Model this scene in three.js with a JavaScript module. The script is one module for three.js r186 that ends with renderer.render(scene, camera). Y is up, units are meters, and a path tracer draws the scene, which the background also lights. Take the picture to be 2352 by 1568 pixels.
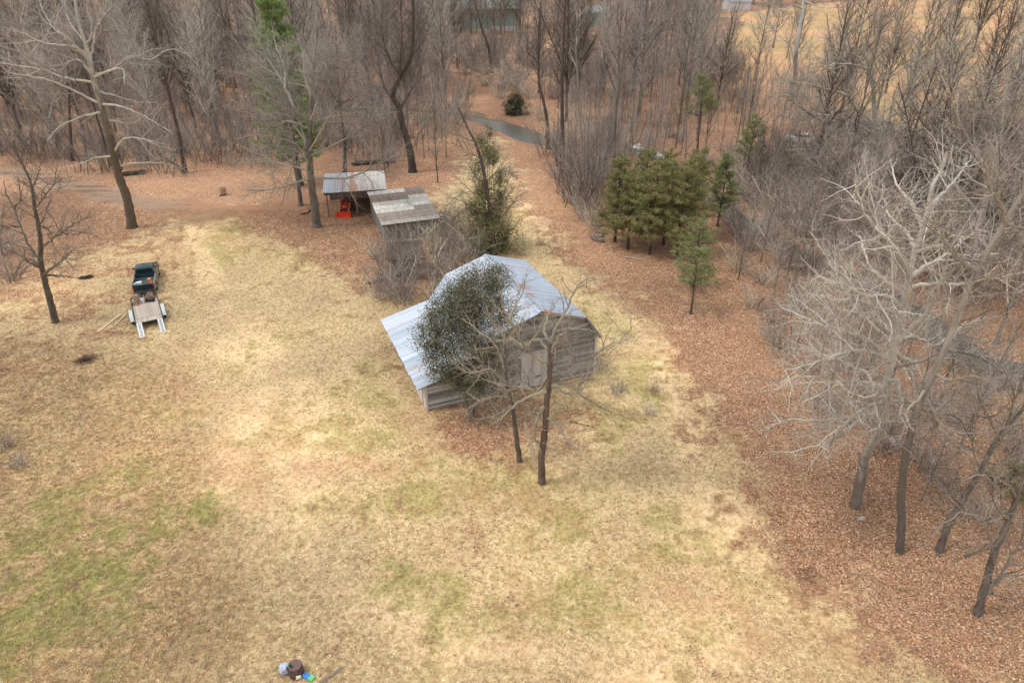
import * as THREE from 'three';
import { mergeGeometries } from 'three/addons/utils/BufferGeometryUtils.js';

// ------------------------------------------------------------------ camera, sky, sun, exposure
const scene = new THREE.Scene();
const CAMH = 27, PITCH = 30 * Math.PI / 180;
const camera = new THREE.PerspectiveCamera(53.13, 1024 / 682, 0.5, 3000);
camera.position.set(0, CAMH, 0);
camera.rotation.set(-PITCH, 0, 0);
const renderer = new THREE.WebGLRenderer({ antialias: true });
renderer.toneMapping = THREE.LinearToneMapping;
renderer.toneMappingExposure = 1.2;
renderer.shadowMap.enabled = true;
const SKYL = 1.0;
const SUN_DIR = new THREE.Vector3(-0.55, 1.0, 0.15).normalize();
const sun = new THREE.DirectionalLight(new THREE.Color(1.0, 0.95, 0.87), 1.5);
sun.position.copy(SUN_DIR).multiplyScalar(300).add(new THREE.Vector3(0, 0, -60));
sun.target.position.set(0, 0, -60);
sun.castShadow = true;
sun.shadow.radius = 22;
sun.shadow.mapSize.set(4096, 4096);
Object.assign(sun.shadow.camera, { left: -160, right: 160, top: 160, bottom: -160, near: 10, far: 700 });
sun.name = 'sun';
scene.add(sun, sun.target);

// ------------------------------------------------------------------ random numbers and noise
function RNG(seed) {
  let a = seed >>> 0;
  const f = () => { a = (a + 0x6D2B79F5) | 0; let t = Math.imul(a ^ (a >>> 15), 1 | a); t = (t + Math.imul(t ^ (t >>> 7), 61 | t)) ^ t; return ((t ^ (t >>> 14)) >>> 0) / 4294967296; };
  f.r = (a, b) => a + (b - a) * f();
  f.i = (n) => Math.floor(f() * n);
  f.n = () => (f() + f() + f() + f() - 2) * 1.0;
  f.pick = (l) => l[Math.floor(f() * l.length)];
  return f;
}
const NT = new Float32Array(65536);
{ const r = RNG(77); for (let i = 0; i < 65536; i++) NT[i] = r() * 2 - 1; }
function vn(x, y) {                       // smooth value noise, -1..1
  const xi = Math.floor(x), yi = Math.floor(y); let fx = x - xi, fy = y - yi;
  fx = fx * fx * (3 - 2 * fx); fy = fy * fy * (3 - 2 * fy);
  const a = ((yi & 255) << 8), b = (((yi + 1) & 255) << 8), c = xi & 255, d = (xi + 1) & 255;
  const p = NT[a + c], q = NT[a + d], r = NT[b + c], s = NT[b + d];
  return p + (q - p) * fx + (r - p) * fy + (p - q - r + s) * fx * fy;
}
const fbm = (x, y, o = 4) => { let s = 0, a = 0.55; for (let i = 0; i < o; i++) { s += a * vn(x, y); x = x * 2.03 + 17.3; y = y * 2.03 - 9.1; a *= 0.5; } return s; };
const sstep = (a, b, x) => { const t = Math.min(1, Math.max(0, (x - a) / (b - a))); return t * t * (3 - 2 * t); };
const lerp = (a, b, t) => a + (b - a) * t;

{ // an overcast sky: even grey cloud, brighter overhead
  const w = 512, h = 256, d = new Float32Array(w * h * 4);
  for (let j = 0; j < h; j++) for (let i = 0; i < w; i++) {
    const el = ((j + 0.5) / h - 0.5) * Math.PI, s = Math.sin(el), az = (i + 0.5) / w * Math.PI * 2;
    let L, c;
    if (s >= 0) {
      const k = 1 / (s + 0.25), u = Math.cos(az) * Math.cos(el) * k, v = Math.sin(az) * Math.cos(el) * k;
      L = SKYL * (0.45 + 0.75 * s) * (1 + 0.16 * fbm(u * 1.6 + 40, v * 1.6 + 40, 5));
      c = [0.95, 1.0, 1.07];
    } else { L = 0.20 * SKYL; c = [1.05, 1.0, 0.9]; }
    const o = (j * w + i) * 4; d[o] = L * c[0]; d[o + 1] = L * c[1]; d[o + 2] = L * c[2]; d[o + 3] = 1;
  }
  const t = new THREE.DataTexture(d, w, h, THREE.RGBAFormat, THREE.FloatType);
  t.mapping = THREE.EquirectangularReflectionMapping; t.magFilter = THREE.LinearFilter; t.minFilter = THREE.LinearFilter; t.needsUpdate = true;
  scene.background = t; scene.environment = t;
}

// ------------------------------------------------------------------ where things stand
// picture points are given on a 2352 x 1568 sheet; a ray through one meets the terrain (G) or an upright plane (P)
const CP = Math.cos(PITCH), SP = Math.sin(PITCH);
const V = (x, y, z) => new THREE.Vector3(x, y, z);
function ray(px, py) { const x = (px - 1176) / 1568, y = -(py - 784) / 1568; return V(x, y * CP - SP, -CP - y * SP); }
function flat(px, py, h = 0) { const d = ray(px, py), s = (h - CAMH) / d.y; return [d.x * s, d.z * s]; }
function proj(x, y, z) { const dy = y - CAMH, zz = -dy * SP - z * CP; return [1176 + 1568 * x / zz, 784 - 1568 * (dy * CP - z * SP) / zz]; }
const CREEK = [[700, 258], [880, 256], [980, 258], [1060, 268], [1130, 284], [1200, 308], [1250, 330], [1330, 338], [1430, 342], [1500, 356], [1600, 420], [1720, 520], [1880, 610], [2040, 680], [2150, 752], [2215, 822], [2290, 852], [2420, 868], [2700, 880]]
  .map(([x, y]) => flat(x, y, -1.0));
const CREEKW = [1.2, 1.2, 1.4, 1.6, 1.9, 2.2, 2.0, 1.0, 1.1, 1.2, 0.7, 0.6, 0.6, 0.6, 0.9, 1.4, 1.3, 1.0, 1.0];
function segDist(pts, x, z, ws) {
  let best = 1e9, bw = 1;
  for (let i = 0; i + 1 < pts.length; i++) {
    const ax = pts[i][0], az = pts[i][1], bx = pts[i + 1][0] - ax, bz = pts[i + 1][1] - az;
    let t = ((x - ax) * bx + (z - az) * bz) / (bx * bx + bz * bz); t = t < 0 ? 0 : t > 1 ? 1 : t;
    const dx = x - ax - bx * t, dz = z - az - bz * t, d = dx * dx + dz * dz;
    if (d < best) { best = d; bw = ws ? lerp(ws[i], ws[i + 1], t) : 1; }
  }
  return [Math.sqrt(best), bw];
}
function H(x, z) {
  let h = 0.12 * vn(x * 0.09 + 5, z * 0.09) + 0.035 * vn(x * 0.45, z * 0.45 + 9);
  const far = -z - 125; if (far > 0) h += 0.032 * far * far / (far + 40);
  const left = -x - 62; if (left > 0 && z < -70) h += 0.06 * left * left / (left + 40) * sstep(70, 110, -z);
  if (z < -20 && x > -60 && z > -175) {
    const [d, w] = segDist(CREEK, x, z, CREEKW);
    if (d < w + 7) { const k = Math.min(1, 0.45 + w * 0.3); h -= 1.35 * k * (1 - sstep(w * 0.7, w + 1.8 + 1.0 * vn(x * 0.3, z * 0.3), d)) + 0.35 * (1 - sstep(w, w + 7, d)); }
  }
  return h;
}
function G(px, py) {
  const d = ray(px, py); let t = 8, s = 1.0;
  while (t < 900) { const x = d.x * t, z = d.z * t, y = CAMH + d.y * t; if (y < H(x, z)) break; t += s; s = Math.max(0.5, t * 0.01); }
  let lo = t - s, hi = t;
  for (let i = 0; i < 18; i++) { const m = (lo + hi) / 2; if (CAMH + d.y * m < H(d.x * m, d.z * m)) hi = m; else lo = m; }
  return V(d.x * hi, H(d.x * hi, d.z * hi), d.z * hi);
}
function P(px, py, z) { const d = ray(px, py), t = z / d.z; return V(d.x * t, CAMH + d.y * t, z); }
function inPoly(poly, x, y) {
  let c = false;
  for (let i = 0, j = poly.length - 1; i < poly.length; j = i++) {
    const [xi, yi] = poly[i], [xj, yj] = poly[j];
    if ((yi > y) !== (yj > y) && x < (xj - xi) * (y - yi) / (yj - yi) + xi) c = !c;
  }
  return c;
}

// ------------------------------------------------------------------ naming helpers
const taken = new Map();
function numbered(n) { const k = taken.get(n) || 0; taken.set(n, k + 1); return k ? n + '_' + String(k).padStart(3, '0') : n; }
function tag(o, label, category, group, kind) {
  if (label) o.userData.label = label; if (category) o.userData.category = category;
  if (group) o.userData.group = group; if (kind) o.userData.kind = kind; return o;
}
function thing(name, label, category, pos, turn = 0, group) {
  const o = new THREE.Group(); o.name = numbered(name); o.position.set(pos.x ?? pos[0], pos.y ?? pos[1], pos.z ?? pos[2]); o.rotation.y = turn;
  scene.add(o); return tag(o, label, category, group);
}
function part(name, geo, mat, parent) { const m = new THREE.Mesh(geo, mat); m.name = name; m.castShadow = m.receiveShadow = true; parent.add(m); return m; }
function copyOf(o, name, pos, turn, scale, label, group) {
  const c = o.clone(); c.name = numbered(name); c.position.copy(pos); c.rotation.set(0, turn, 0); c.scale.setScalar(scale);
  c.userData = { ...o.userData }; if (label) c.userData.label = label; if (group) c.userData.group = group; scene.add(c); return c;
}

// ------------------------------------------------------------------ mesh building
const std = (r, g, b, rough = 0.9, extra = {}) => new THREE.MeshStandardMaterial({ color: new THREE.Color().setRGB(r, g, b), roughness: rough, side: THREE.DoubleSide, ...extra });
class MB {
  constructor(col) { this.p = []; this.n = []; this.i = []; this.c = col ? [] : null; }
  get count() { return this.p.length / 3; }
  v(x, y, z, nx, ny, nz, c) { this.p.push(x, y, z); this.n.push(nx, ny, nz); if (this.c) this.c.push(c[0], c[1], c[2]); return this.p.length / 3 - 1; }
  quad(a, b, c, d, col) { // flat
    const nx = (b.y - a.y) * (c.z - a.z) - (b.z - a.z) * (c.y - a.y), ny = (b.z - a.z) * (c.x - a.x) - (b.x - a.x) * (c.z - a.z), nz = (b.x - a.x) * (c.y - a.y) - (b.y - a.y) * (c.x - a.x);
    const l = Math.hypot(nx, ny, nz) || 1, k = this.count;
    for (const q of [a, b, c, d]) this.v(q.x, q.y, q.z, nx / l, ny / l, nz / l, col);
    this.i.push(k, k + 1, k + 2, k, k + 2, k + 3);
  }
  tri(a, b, c, col) {
    const nx = (b.y - a.y) * (c.z - a.z) - (b.z - a.z) * (c.y - a.y), ny = (b.z - a.z) * (c.x - a.x) - (b.x - a.x) * (c.z - a.z), nz = (b.x - a.x) * (c.y - a.y) - (b.y - a.y) * (c.x - a.x);
    const l = Math.hypot(nx, ny, nz) || 1, k = this.count;
    for (const q of [a, b, c]) this.v(q.x, q.y, q.z, nx / l, ny / l, nz / l, col);
    this.i.push(k, k + 1, k + 2);
  }
  tube(pts, rad, sides, colf, rough = 0) {
    let prev = null, ux = 1, uy = 0, uz = 0; const n = pts.length;
    for (let s = 0; s < n; s++) {
      const a = pts[Math.max(0, s - 1)], b = pts[Math.min(n - 1, s + 1)];
      let tx = b.x - a.x, ty = b.y - a.y, tz = b.z - a.z; const tl = Math.hypot(tx, ty, tz) || 1; tx /= tl; ty /= tl; tz /= tl;
      if (s === 0) { if (Math.abs(ty) > 0.9) { ux = 1; uy = 0; uz = 0; } else { ux = 0; uy = 1; uz = 0; } }
      let dt = ux * tx + uy * ty + uz * tz; ux -= dt * tx; uy -= dt * ty; uz -= dt * tz; let ul = Math.hypot(ux, uy, uz) || 1; ux /= ul; uy /= ul; uz /= ul;
      const wx = ty * uz - tz * uy, wy = tz * ux - tx * uz, wz = tx * uy - ty * ux, row = this.count, p = pts[s], r = rad[s];
      for (let k = 0; k < sides; k++) {
        const an = k / sides * 6.28318, ca = Math.cos(an), sa = Math.sin(an), nx = ux * ca + wx * sa, ny = uy * ca + wy * sa, nz = uz * ca + wz * sa;
        const rr = rough ? r * (1 + rough * vn(k * 1.7 + p.x * 3, p.y * 2.1 + p.z)) : r;
        this.v(p.x + nx * rr, p.y + ny * rr, p.z + nz * rr, nx, ny, nz, colf ? (typeof colf === 'function' ? colf(p, r, k) : colf) : null);
      }
      if (prev !== null) for (let k = 0; k < sides; k++) { const k2 = (k + 1) % sides; this.i.push(prev + k, prev + k2, row + k2, prev + k, row + k2, row + k); }
      prev = row;
    }
  }
  spike(a, b, r, col) { // a thin twig: three long faces from its foot to its tip
    let tx = b.x - a.x, ty = b.y - a.y, tz = b.z - a.z; const tl = Math.hypot(tx, ty, tz) || 1; tx /= tl; ty /= tl; tz /= tl;
    let ux, uy, uz; if (Math.abs(ty) > 0.8) { ux = 0; uy = tz; uz = -ty; } else { ux = -tz; uy = 0; uz = tx; }
    const ul = Math.hypot(ux, uy, uz) || 1; ux /= ul; uy /= ul; uz /= ul;
    const wx = ty * uz - tz * uy, wy = tz * ux - tx * uz, wz = tx * uy - ty * ux, k = this.count;
    for (let s = 0; s < 3; s++) { const ca = [1, -0.5, -0.5][s], sa = [0, 0.866, -0.866][s], nx = ux * ca + wx * sa, ny = uy * ca + wy * sa, nz = uz * ca + wz * sa; this.v(a.x + nx * r, a.y + ny * r, a.z + nz * r, nx, ny, nz, col); }
    this.v(b.x, b.y, b.z, tx, ty, tz, col);
    this.i.push(k, k + 1, k + 3, k + 1, k + 2, k + 3, k + 2, k, k + 3);
  }
  leaf(p, d, up, len, wid, col) { // a small leaf of two faces folded along its rib
    const sx = d.y * up.z - d.z * up.y, sy = d.z * up.x - d.x * up.z, sz = d.x * up.y - d.y * up.x, h = wid * 0.5, f = wid * 0.22;
    const tip = { x: p.x + d.x * len, y: p.y + d.y * len, z: p.z + d.z * len };
    const m = { x: p.x + d.x * len * 0.45, y: p.y + d.y * len * 0.45, z: p.z + d.z * len * 0.45 };
    const l = { x: m.x + sx * h + up.x * f, y: m.y + sy * h + up.y * f, z: m.z + sz * h + up.z * f }, r = { x: m.x - sx * h + up.x * f, y: m.y - sy * h + up.y * f, z: m.z - sz * h + up.z * f };
    this.tri(p, l, tip, col); this.tri(p, tip, r, col);
  }
  box(cx, cy, cz, w, h, d, col) { const x0 = cx - w / 2, x1 = cx + w / 2, y0 = cy - h / 2, y1 = cy + h / 2, z0 = cz - d / 2, z1 = cz + d / 2; this.hex([V(x0, y0, z0), V(x1, y0, z0), V(x1, y0, z1), V(x0, y0, z1)], [V(x0, y1, z0), V(x1, y1, z0), V(x1, y1, z1), V(x0, y1, z1)], col); return this; }
  hex(a, b, col) { // a solid between two four-cornered rings
    this.quad(a[0], a[1], a[2], a[3], col); this.quad(b[3], b[2], b[1], b[0], col);
    for (let k = 0; k < 4; k++) { const j = (k + 1) % 4; this.quad(a[j], a[k], b[k], b[j], col); } return this;
  }
  bar(a, b, w, h, col) { // a square stick from a to b
    const t = b.clone().sub(a).normalize(), s = Math.abs(t.y) > 0.95 ? V(1, 0, 0) : V(-t.z, 0, t.x).normalize(), u = V().crossVectors(s, t).normalize();
    s.multiplyScalar(w / 2); u.multiplyScalar(h / 2);
    const ring = (p) => [p.clone().add(s).add(u), p.clone().sub(s).add(u), p.clone().sub(s).sub(u), p.clone().add(s).sub(u)];
    return this.hex(ring(a), ring(b), col);
  }
  geo() {
    const g = new THREE.BufferGeometry();
    g.setAttribute('position', new THREE.Float32BufferAttribute(this.p, 3)); g.setAttribute('normal', new THREE.Float32BufferAttribute(this.n, 3));
    if (this.c) g.setAttribute('color', new THREE.Float32BufferAttribute(this.c, 3));
    g.setIndex(this.p.length / 3 > 65535 ? new THREE.Uint32BufferAttribute(this.i, 1) : new THREE.Uint16BufferAttribute(this.i, 1));
    return g;
  }
}
const VC = (rough = 0.95, extra = {}) => new THREE.MeshStandardMaterial({ vertexColors: true, roughness: rough, side: THREE.DoubleSide, ...extra });

// ------------------------------------------------------------------ the ground: what grows or lies where (masks on a half-metre grid)
const MX0 = -120, MZ0 = -172, MC = 0.5, MW = 480, MHh = 336;
const soft = (pts) => pts.map(([x, y]) => flat(x, y));
const LEAFP = [
  [[1165, 345], [1200, 430], [1262, 520], [1320, 600], [1395, 660], [1470, 710], [1560, 790], [1625, 880], [1665, 960], [1700, 1060], [1735, 1150], [1775, 1230], [1840, 1330], [1920, 1430], [2010, 1500], [2090, 1620], [2900, 1700], [2900, 148], [1165, 148]],
  [[-900, 148], [-900, 700], [-100, 650], [60, 640], [200, 570], [330, 530], [400, 485], [470, 470], [560, 520], [650, 555], [760, 590], [850, 640], [890, 600], [960, 480], [1040, 420], [1090, 370], [1120, 330], [1190, 290], [1190, 148]],
  [[868, 790], [900, 870], [950, 960], [1000, 1005], [1080, 1030], [1190, 1045], [1270, 1010], [1310, 955], [1290, 905], [1100, 920], [980, 955], [905, 800]],
  [[840, 610], [960, 560], [1130, 600], [1000, 700], [880, 690]],
].map(soft);
const THINP = [[[-400, 640], [60, 640], [330, 525], [410, 490], [450, 560], [430, 680], [390, 760], [250, 790], [60, 880], [-400, 960]], [[650, 555], [760, 590], [850, 640], [900, 700], [820, 680], [700, 620]]].map(soft);
const WEEDP = [[[-300, 760], [180, 800], [400, 840], [470, 960], [500, 1150], [560, 1330], [650, 1450], [640, 1700], [-600, 1700]]].map(soft);
const FIELDP = [[[1640, 128], [1700, 60], [2000, 30], [2700, 40], [2900, 260], [2300, 300], [2100, 300], [1960, 258], [1800, 215], [1690, 205]]].map(soft);
const blobs = (l) => l.map(([x, y, rx, ry, w]) => { const c = flat(x, y), a = flat(x + rx, y), b = flat(x, y - ry), d = flat(x, y + ry); return [c[0], (b[1] + d[1]) / 2, Math.abs(a[0] - c[0]), Math.abs(b[1] - d[1]) / 2, w]; });
const GREENB = blobs([[560, 560, 95, 45, 0.75], [700, 592, 60, 26, 0.6], [230, 1330, 240, 190, 0.7], [60, 1240, 120, 120, 0.6], [90, 1520, 200, 80, 0.4], [1480, 1230, 110, 60, 0.65], [1520, 1190, 60, 40, 0.6], [1230, 1160, 90, 40, 0.45], [840, 850, 40, 70, 0.55], [560, 800, 120, 90, 0.3], [860, 1010, 160, 90, 0.5], [1100, 1120, 220, 60, 0.42], [1390, 1010, 60, 110, 0.4], [1210, 1370, 160, 50, 0.3], [700, 1000, 140, 130, 0.3], [240, 690, 60, 30, 0.4], [1215, 470, 30, 90, 0.4], [1310, 590, 50, 30, 0.5], [1960, 262, 120, 12, 0.5], [1930, 380, 40, 12, 0.9], [1290, 284, 90, 7, 0.8], [1100, 262, 60, 5, 0.6], [2200, 540, 80, 30, 0.6], [2290, 330, 60, 30, 0.7], [1780, 690, 60, 30, 0.35], [2310, 1110, 30, 40, 0.6], [640, 700, 50, 50, 0.3]]);
const PALEB = blobs([[700, 1150, 85, 45, 0.8], [510, 1160, 45, 50, 0.7], [610, 1215, 110, 40, 0.5], [810, 1370, 160, 60, 0.35], [1330, 1400, 230, 60, 0.4], [1530, 1480, 260, 90, 0.45], [520, 690, 45, 75, 0.7], [470, 600, 60, 50, 0.4], [1640, 1060, 45, 130, 0.55], [1235, 520, 26, 80, 0.6], [1450, 800, 60, 90, 0.5], [1540, 950, 50, 80, 0.55], [1150, 1290, 180, 40, 0.35], [1040, 1430, 80, 40, 0.6], [740, 790, 60, 120, 0.3], [620, 1480, 100, 60, 0.4], [1040, 1540, 200, 50, 0.35]]);
const DARKB = blobs([[198, 827, 22, 13, 1], [1853, 1315, 30, 13, 1]]);
const WORN = [[[1190, 390], [1228, 480], [1292, 590], [1400, 700], [1500, 830], [1580, 960], [1632, 1080], [1650, 1220]], [[430, 520], [480, 600], [525, 690], [600, 800], [680, 950], [720, 1080], [690, 1180]], [[690, 1180], [800, 1330], [960, 1430], [1150, 1480], [1400, 1500], [1700, 1540]], [[520, 690], [560, 900], [520, 1120], [560, 1240]]].map((r) => r.map(([x, y]) => flat(x, y)));
const LUSH = [[[835, 830], [870, 950], [960, 1080], [1100, 1140], [1280, 1160], [1400, 1080], [1395, 960]], [[1330, 620], [1420, 760], [1500, 900]], [[560, 560], [660, 590], [740, 600]], [[930, 1330], [1100, 1390], [1300, 1400], [1500, 1250]]].map((r) => r.map(([x, y]) => flat(x, y)));
const GRAVEL = [[-500, 340], [-200, 365], [-60, 385], [60, 402], [150, 424], [240, 448], [320, 464], [400, 476]].map(([x, y]) => flat(x, y));
const DIRT = [[400, 478], [470, 490], [560, 488], [640, 470], [700, 455], [740, 440]].map(([x, y]) => flat(x, y));
const RUTS = [[[440, 492], [415, 520], [402, 560], [398, 600], [402, 640]], [[480, 500], [452, 530], [440, 570], [437, 620], [450, 690]], [[1205, 345], [1190, 390], [1195, 440], [1215, 500], [1245, 560]], [[1230, 345], [1218, 390], [1228, 440], [1250, 500], [1290, 570]]].map((r) => r.map(([x, y]) => flat(x, y)));
const ell = (l, x, z) => { let m = 0; for (const [cx, cz, rx, rz, w] of l) { const d = ((x - cx) / rx) ** 2 + ((z - cz) / rz) ** 2; if (d < 2.6) m = Math.max(m, w * (1 - sstep(0.25, 2.6, d))); } return m; };
const MK = {};
for (const k of ['leaf', 'weed', 'green', 'pale', 'dark', 'gravel', 'dirt', 'field', 'bank']) MK[k] = new Float32Array(MW * MHh);
{
  for (let j = 0; j < MHh; j++) for (let i = 0; i < MW; i++) {
    const x = MX0 + (i + 0.5) * MC, z = MZ0 + (j + 0.5) * MC, o = j * MW + i;
    const wx = x + 1.6 * vn(x * 0.22, z * 0.22 + 40), wz = z + 1.6 * vn(x * 0.22 + 60, z * 0.22);
    MK.leaf[o] = LEAFP.some((p) => inPoly(p, wx, wz)) ? 1 : THINP.some((p) => inPoly(p, wx, wz)) ? 0.36 : 0;
    MK.weed[o] = WEEDP.some((p) => inPoly(p, wx, wz)) ? 1 : 0;
    MK.field[o] = FIELDP.some((p) => inPoly(p, wx, wz)) ? 1 : 0;
    MK.green[o] = ell(GREENB, wx, wz); MK.pale[o] = ell(PALEB, wx, wz); MK.dark[o] = ell(DARKB, x + (wx - x) * 0.15, z + (wz - z) * 0.15);
    const gd = segDist(GRAVEL, wx, z)[0]; MK.gravel[o] = 1 - sstep(1.1, 2.4, gd);
    const dd = segDist(DIRT, wx, wz)[0]; MK.dirt[o] = 1 - sstep(1.0, 4.5, dd);
    for (const r of RUTS) { const d = segDist(r, x + (wx - x) * 0.2, z + (wz - z) * 0.2)[0]; MK.dirt[o] = Math.max(MK.dirt[o], 0.55 * (1 - sstep(0.1, 0.6, d))); }
    for (const r of WORN) { const d = segDist(r, wx, wz)[0]; MK.pale[o] = Math.max(MK.pale[o], 0.95 * (1 - sstep(0.3, 2.6, d))); }
    for (const r of LUSH) { const d = segDist(r, wx, wz)[0]; MK.green[o] = Math.max(MK.green[o], 0.8 * (1 - sstep(0.4, 3.4, d))); }
    if (x > -60) { const [cd, cw] = segDist(CREEK, x, z, CREEKW); MK.bank[o] = 1 - sstep(cw * 0.9, cw * 1.1 + 0.9, cd + 0.8 * vn(x * 0.5, z * 0.5)); }
  }
  const blur = (a, r, n) => { const b = new Float32Array(a.length); for (let q = 0; q < n; q++) {
    for (let j = 0; j < MHh; j++) for (let i = 0; i < MW; i++) { let s = 0, c = 0; for (let k = -r; k <= r; k++) { const t = i + k; if (t >= 0 && t < MW) { s += a[j * MW + t]; c++; } } b[j * MW + i] = s / c; }
    for (let j = 0; j < MHh; j++) for (let i = 0; i < MW; i++) { let s = 0, c = 0; for (let k = -r; k <= r; k++) { const t = j + k; if (t >= 0 && t < MHh) { s += b[t * MW + i]; c++; } } a[j * MW + i] = s / c; } } };
  blur(MK.leaf, 5, 2); blur(MK.weed, 7, 2); blur(MK.field, 5, 2);
}
const mk = (a, x, z) => { // bilinear look-up; outside the grid the nearest edge
  let u = (x - MX0) / MC - 0.5, v = (z - MZ0) / MC - 0.5; u = u < 0 ? 0 : u > MW - 1.001 ? MW - 1.001 : u; v = v < 0 ? 0 : v > MHh - 1.001 ? MHh - 1.001 : v;
  const i = u | 0, j = v | 0, fx = u - i, fy = v - j, o = j * MW + i;
  return (a[o] * (1 - fx) + a[o + 1] * fx) * (1 - fy) + (a[o + MW] * (1 - fx) + a[o + MW + 1] * fx) * fy;
};
// small tiles of matter: matted straw, fallen leaves, living grass, gravel (sRGB bytes)
function tile(n, seed, base, paint) {
  const a = new Uint8ClampedArray(n * n * 3), r = RNG(seed);
  for (let i = 0; i < n * n; i++) { const k = 0.82 + 0.36 * r(); a[i * 3] = base[0] * k; a[i * 3 + 1] = base[1] * k; a[i * 3 + 2] = base[2] * k; }
  const set = (x, y, c, k) => { const o = (((y | 0) & (n - 1)) * n + ((x | 0) & (n - 1))) * 3; a[o] = lerp(a[o], c[0], k); a[o + 1] = lerp(a[o + 1], c[1], k); a[o + 2] = lerp(a[o + 2], c[2], k); };
  paint(r, set, n); return a;
}
const strokes = (r, set, n, count, len, pal, jit = 0.16) => { for (let q = 0; q < count; q++) { const an = r() * 6.283, l = r.r(len[0], len[1]), c = r.pick(pal), k = 1 + (r() - 0.5) * 2 * jit, cc = [c[0] * k, c[1] * k, c[2] * k]; let x = r() * n + n, y = r() * n + n; const dx = Math.cos(an), dy = Math.sin(an), bend = (r() - 0.5) * 0.06; let ax = dx, ay = dy; for (let s = 0; s < l; s++) { set(x, y, cc, 0.8); x += ax; y += ay; const t = ax; ax -= ay * bend; ay += t * bend; } } };
const leaves = (r, set, n, count, size, pal) => { for (let q = 0; q < count; q++) { const an = r() * 6.283, l = r.r(size[0], size[1]), w = l * r.r(0.35, 0.7), c = r.pick(pal), k = 0.8 + 0.4 * r(), cx = r() * n + n, cy = r() * n + n, ca = Math.cos(an), sa = Math.sin(an); for (let y = -l; y <= l; y++) for (let x = -l; x <= l; x++) { const u = (x * ca + y * sa) / l, v = (-x * sa + y * ca) / w; if (u * u + v * v < 1) { const s = k * (1 + 0.1 * v); set(cx + x, cy + y, [c[0] * s, c[1] * s, c[2] * s], 0.95); } } } };
const TN = 1024;
const T_STRAW = tile(TN, 11, [180, 154, 112], (r, set, n) => { strokes(r, set, n, 90000, [5, 22], [[226, 202, 156], [214, 186, 142], [240, 220, 182], [200, 168, 126], [168, 140, 102], [222, 200, 148], [180, 166, 114], [212, 172, 134]]); leaves(r, set, n, 900, [2, 4], [[150, 95, 60], [120, 80, 50], [190, 140, 90]]); });
const T_GREEN = tile(TN, 12, [140, 126, 70], (r, set, n) => { strokes(r, set, n, 80000, [5, 20], [[160, 152, 90], [180, 166, 106], [136, 134, 76], [206, 186, 134], [114, 118, 64], [218, 198, 150], [170, 156, 100]]); });
const T_LEAF = tile(TN, 13, [124, 88, 64], (r, set, n) => { leaves(r, set, n, 34000, [2, 5], [[190, 140, 106], [206, 162, 128], [162, 114, 86], [220, 182, 148], [126, 86, 66], [194, 146, 108], [178, 134, 106], [230, 202, 172]]); strokes(r, set, n, 2500, [6, 24], [[170, 140, 110], [90, 64, 50]]); });
const T_WEED = tile(TN, 14, [160, 132, 92], (r, set, n) => { strokes(r, set, n, 30000, [5, 16], [[150, 140, 82], [182, 152, 104]]); strokes(r, set, n, 40000, [8, 40], [[226, 196, 150], [206, 174, 128], [186, 152, 110], [240, 212, 168], [150, 120, 86], [196, 166, 128]]); leaves(r, set, n, 2600, [3, 5], [[186, 130, 90], [150, 100, 72], [206, 158, 116]]); });
const T_GRIT = tile(TN, 15, [146, 124, 106], (r, set, n) => { leaves(r, set, n, 24000, [1, 3], [[150, 132, 116], [112, 96, 84], [170, 152, 136], [96, 80, 70], [134, 116, 100]]); });
const toLin = new Float32Array(256); for (let i = 0; i < 256; i++) toLin[i] = Math.pow(i / 255, 2.2);
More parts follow.
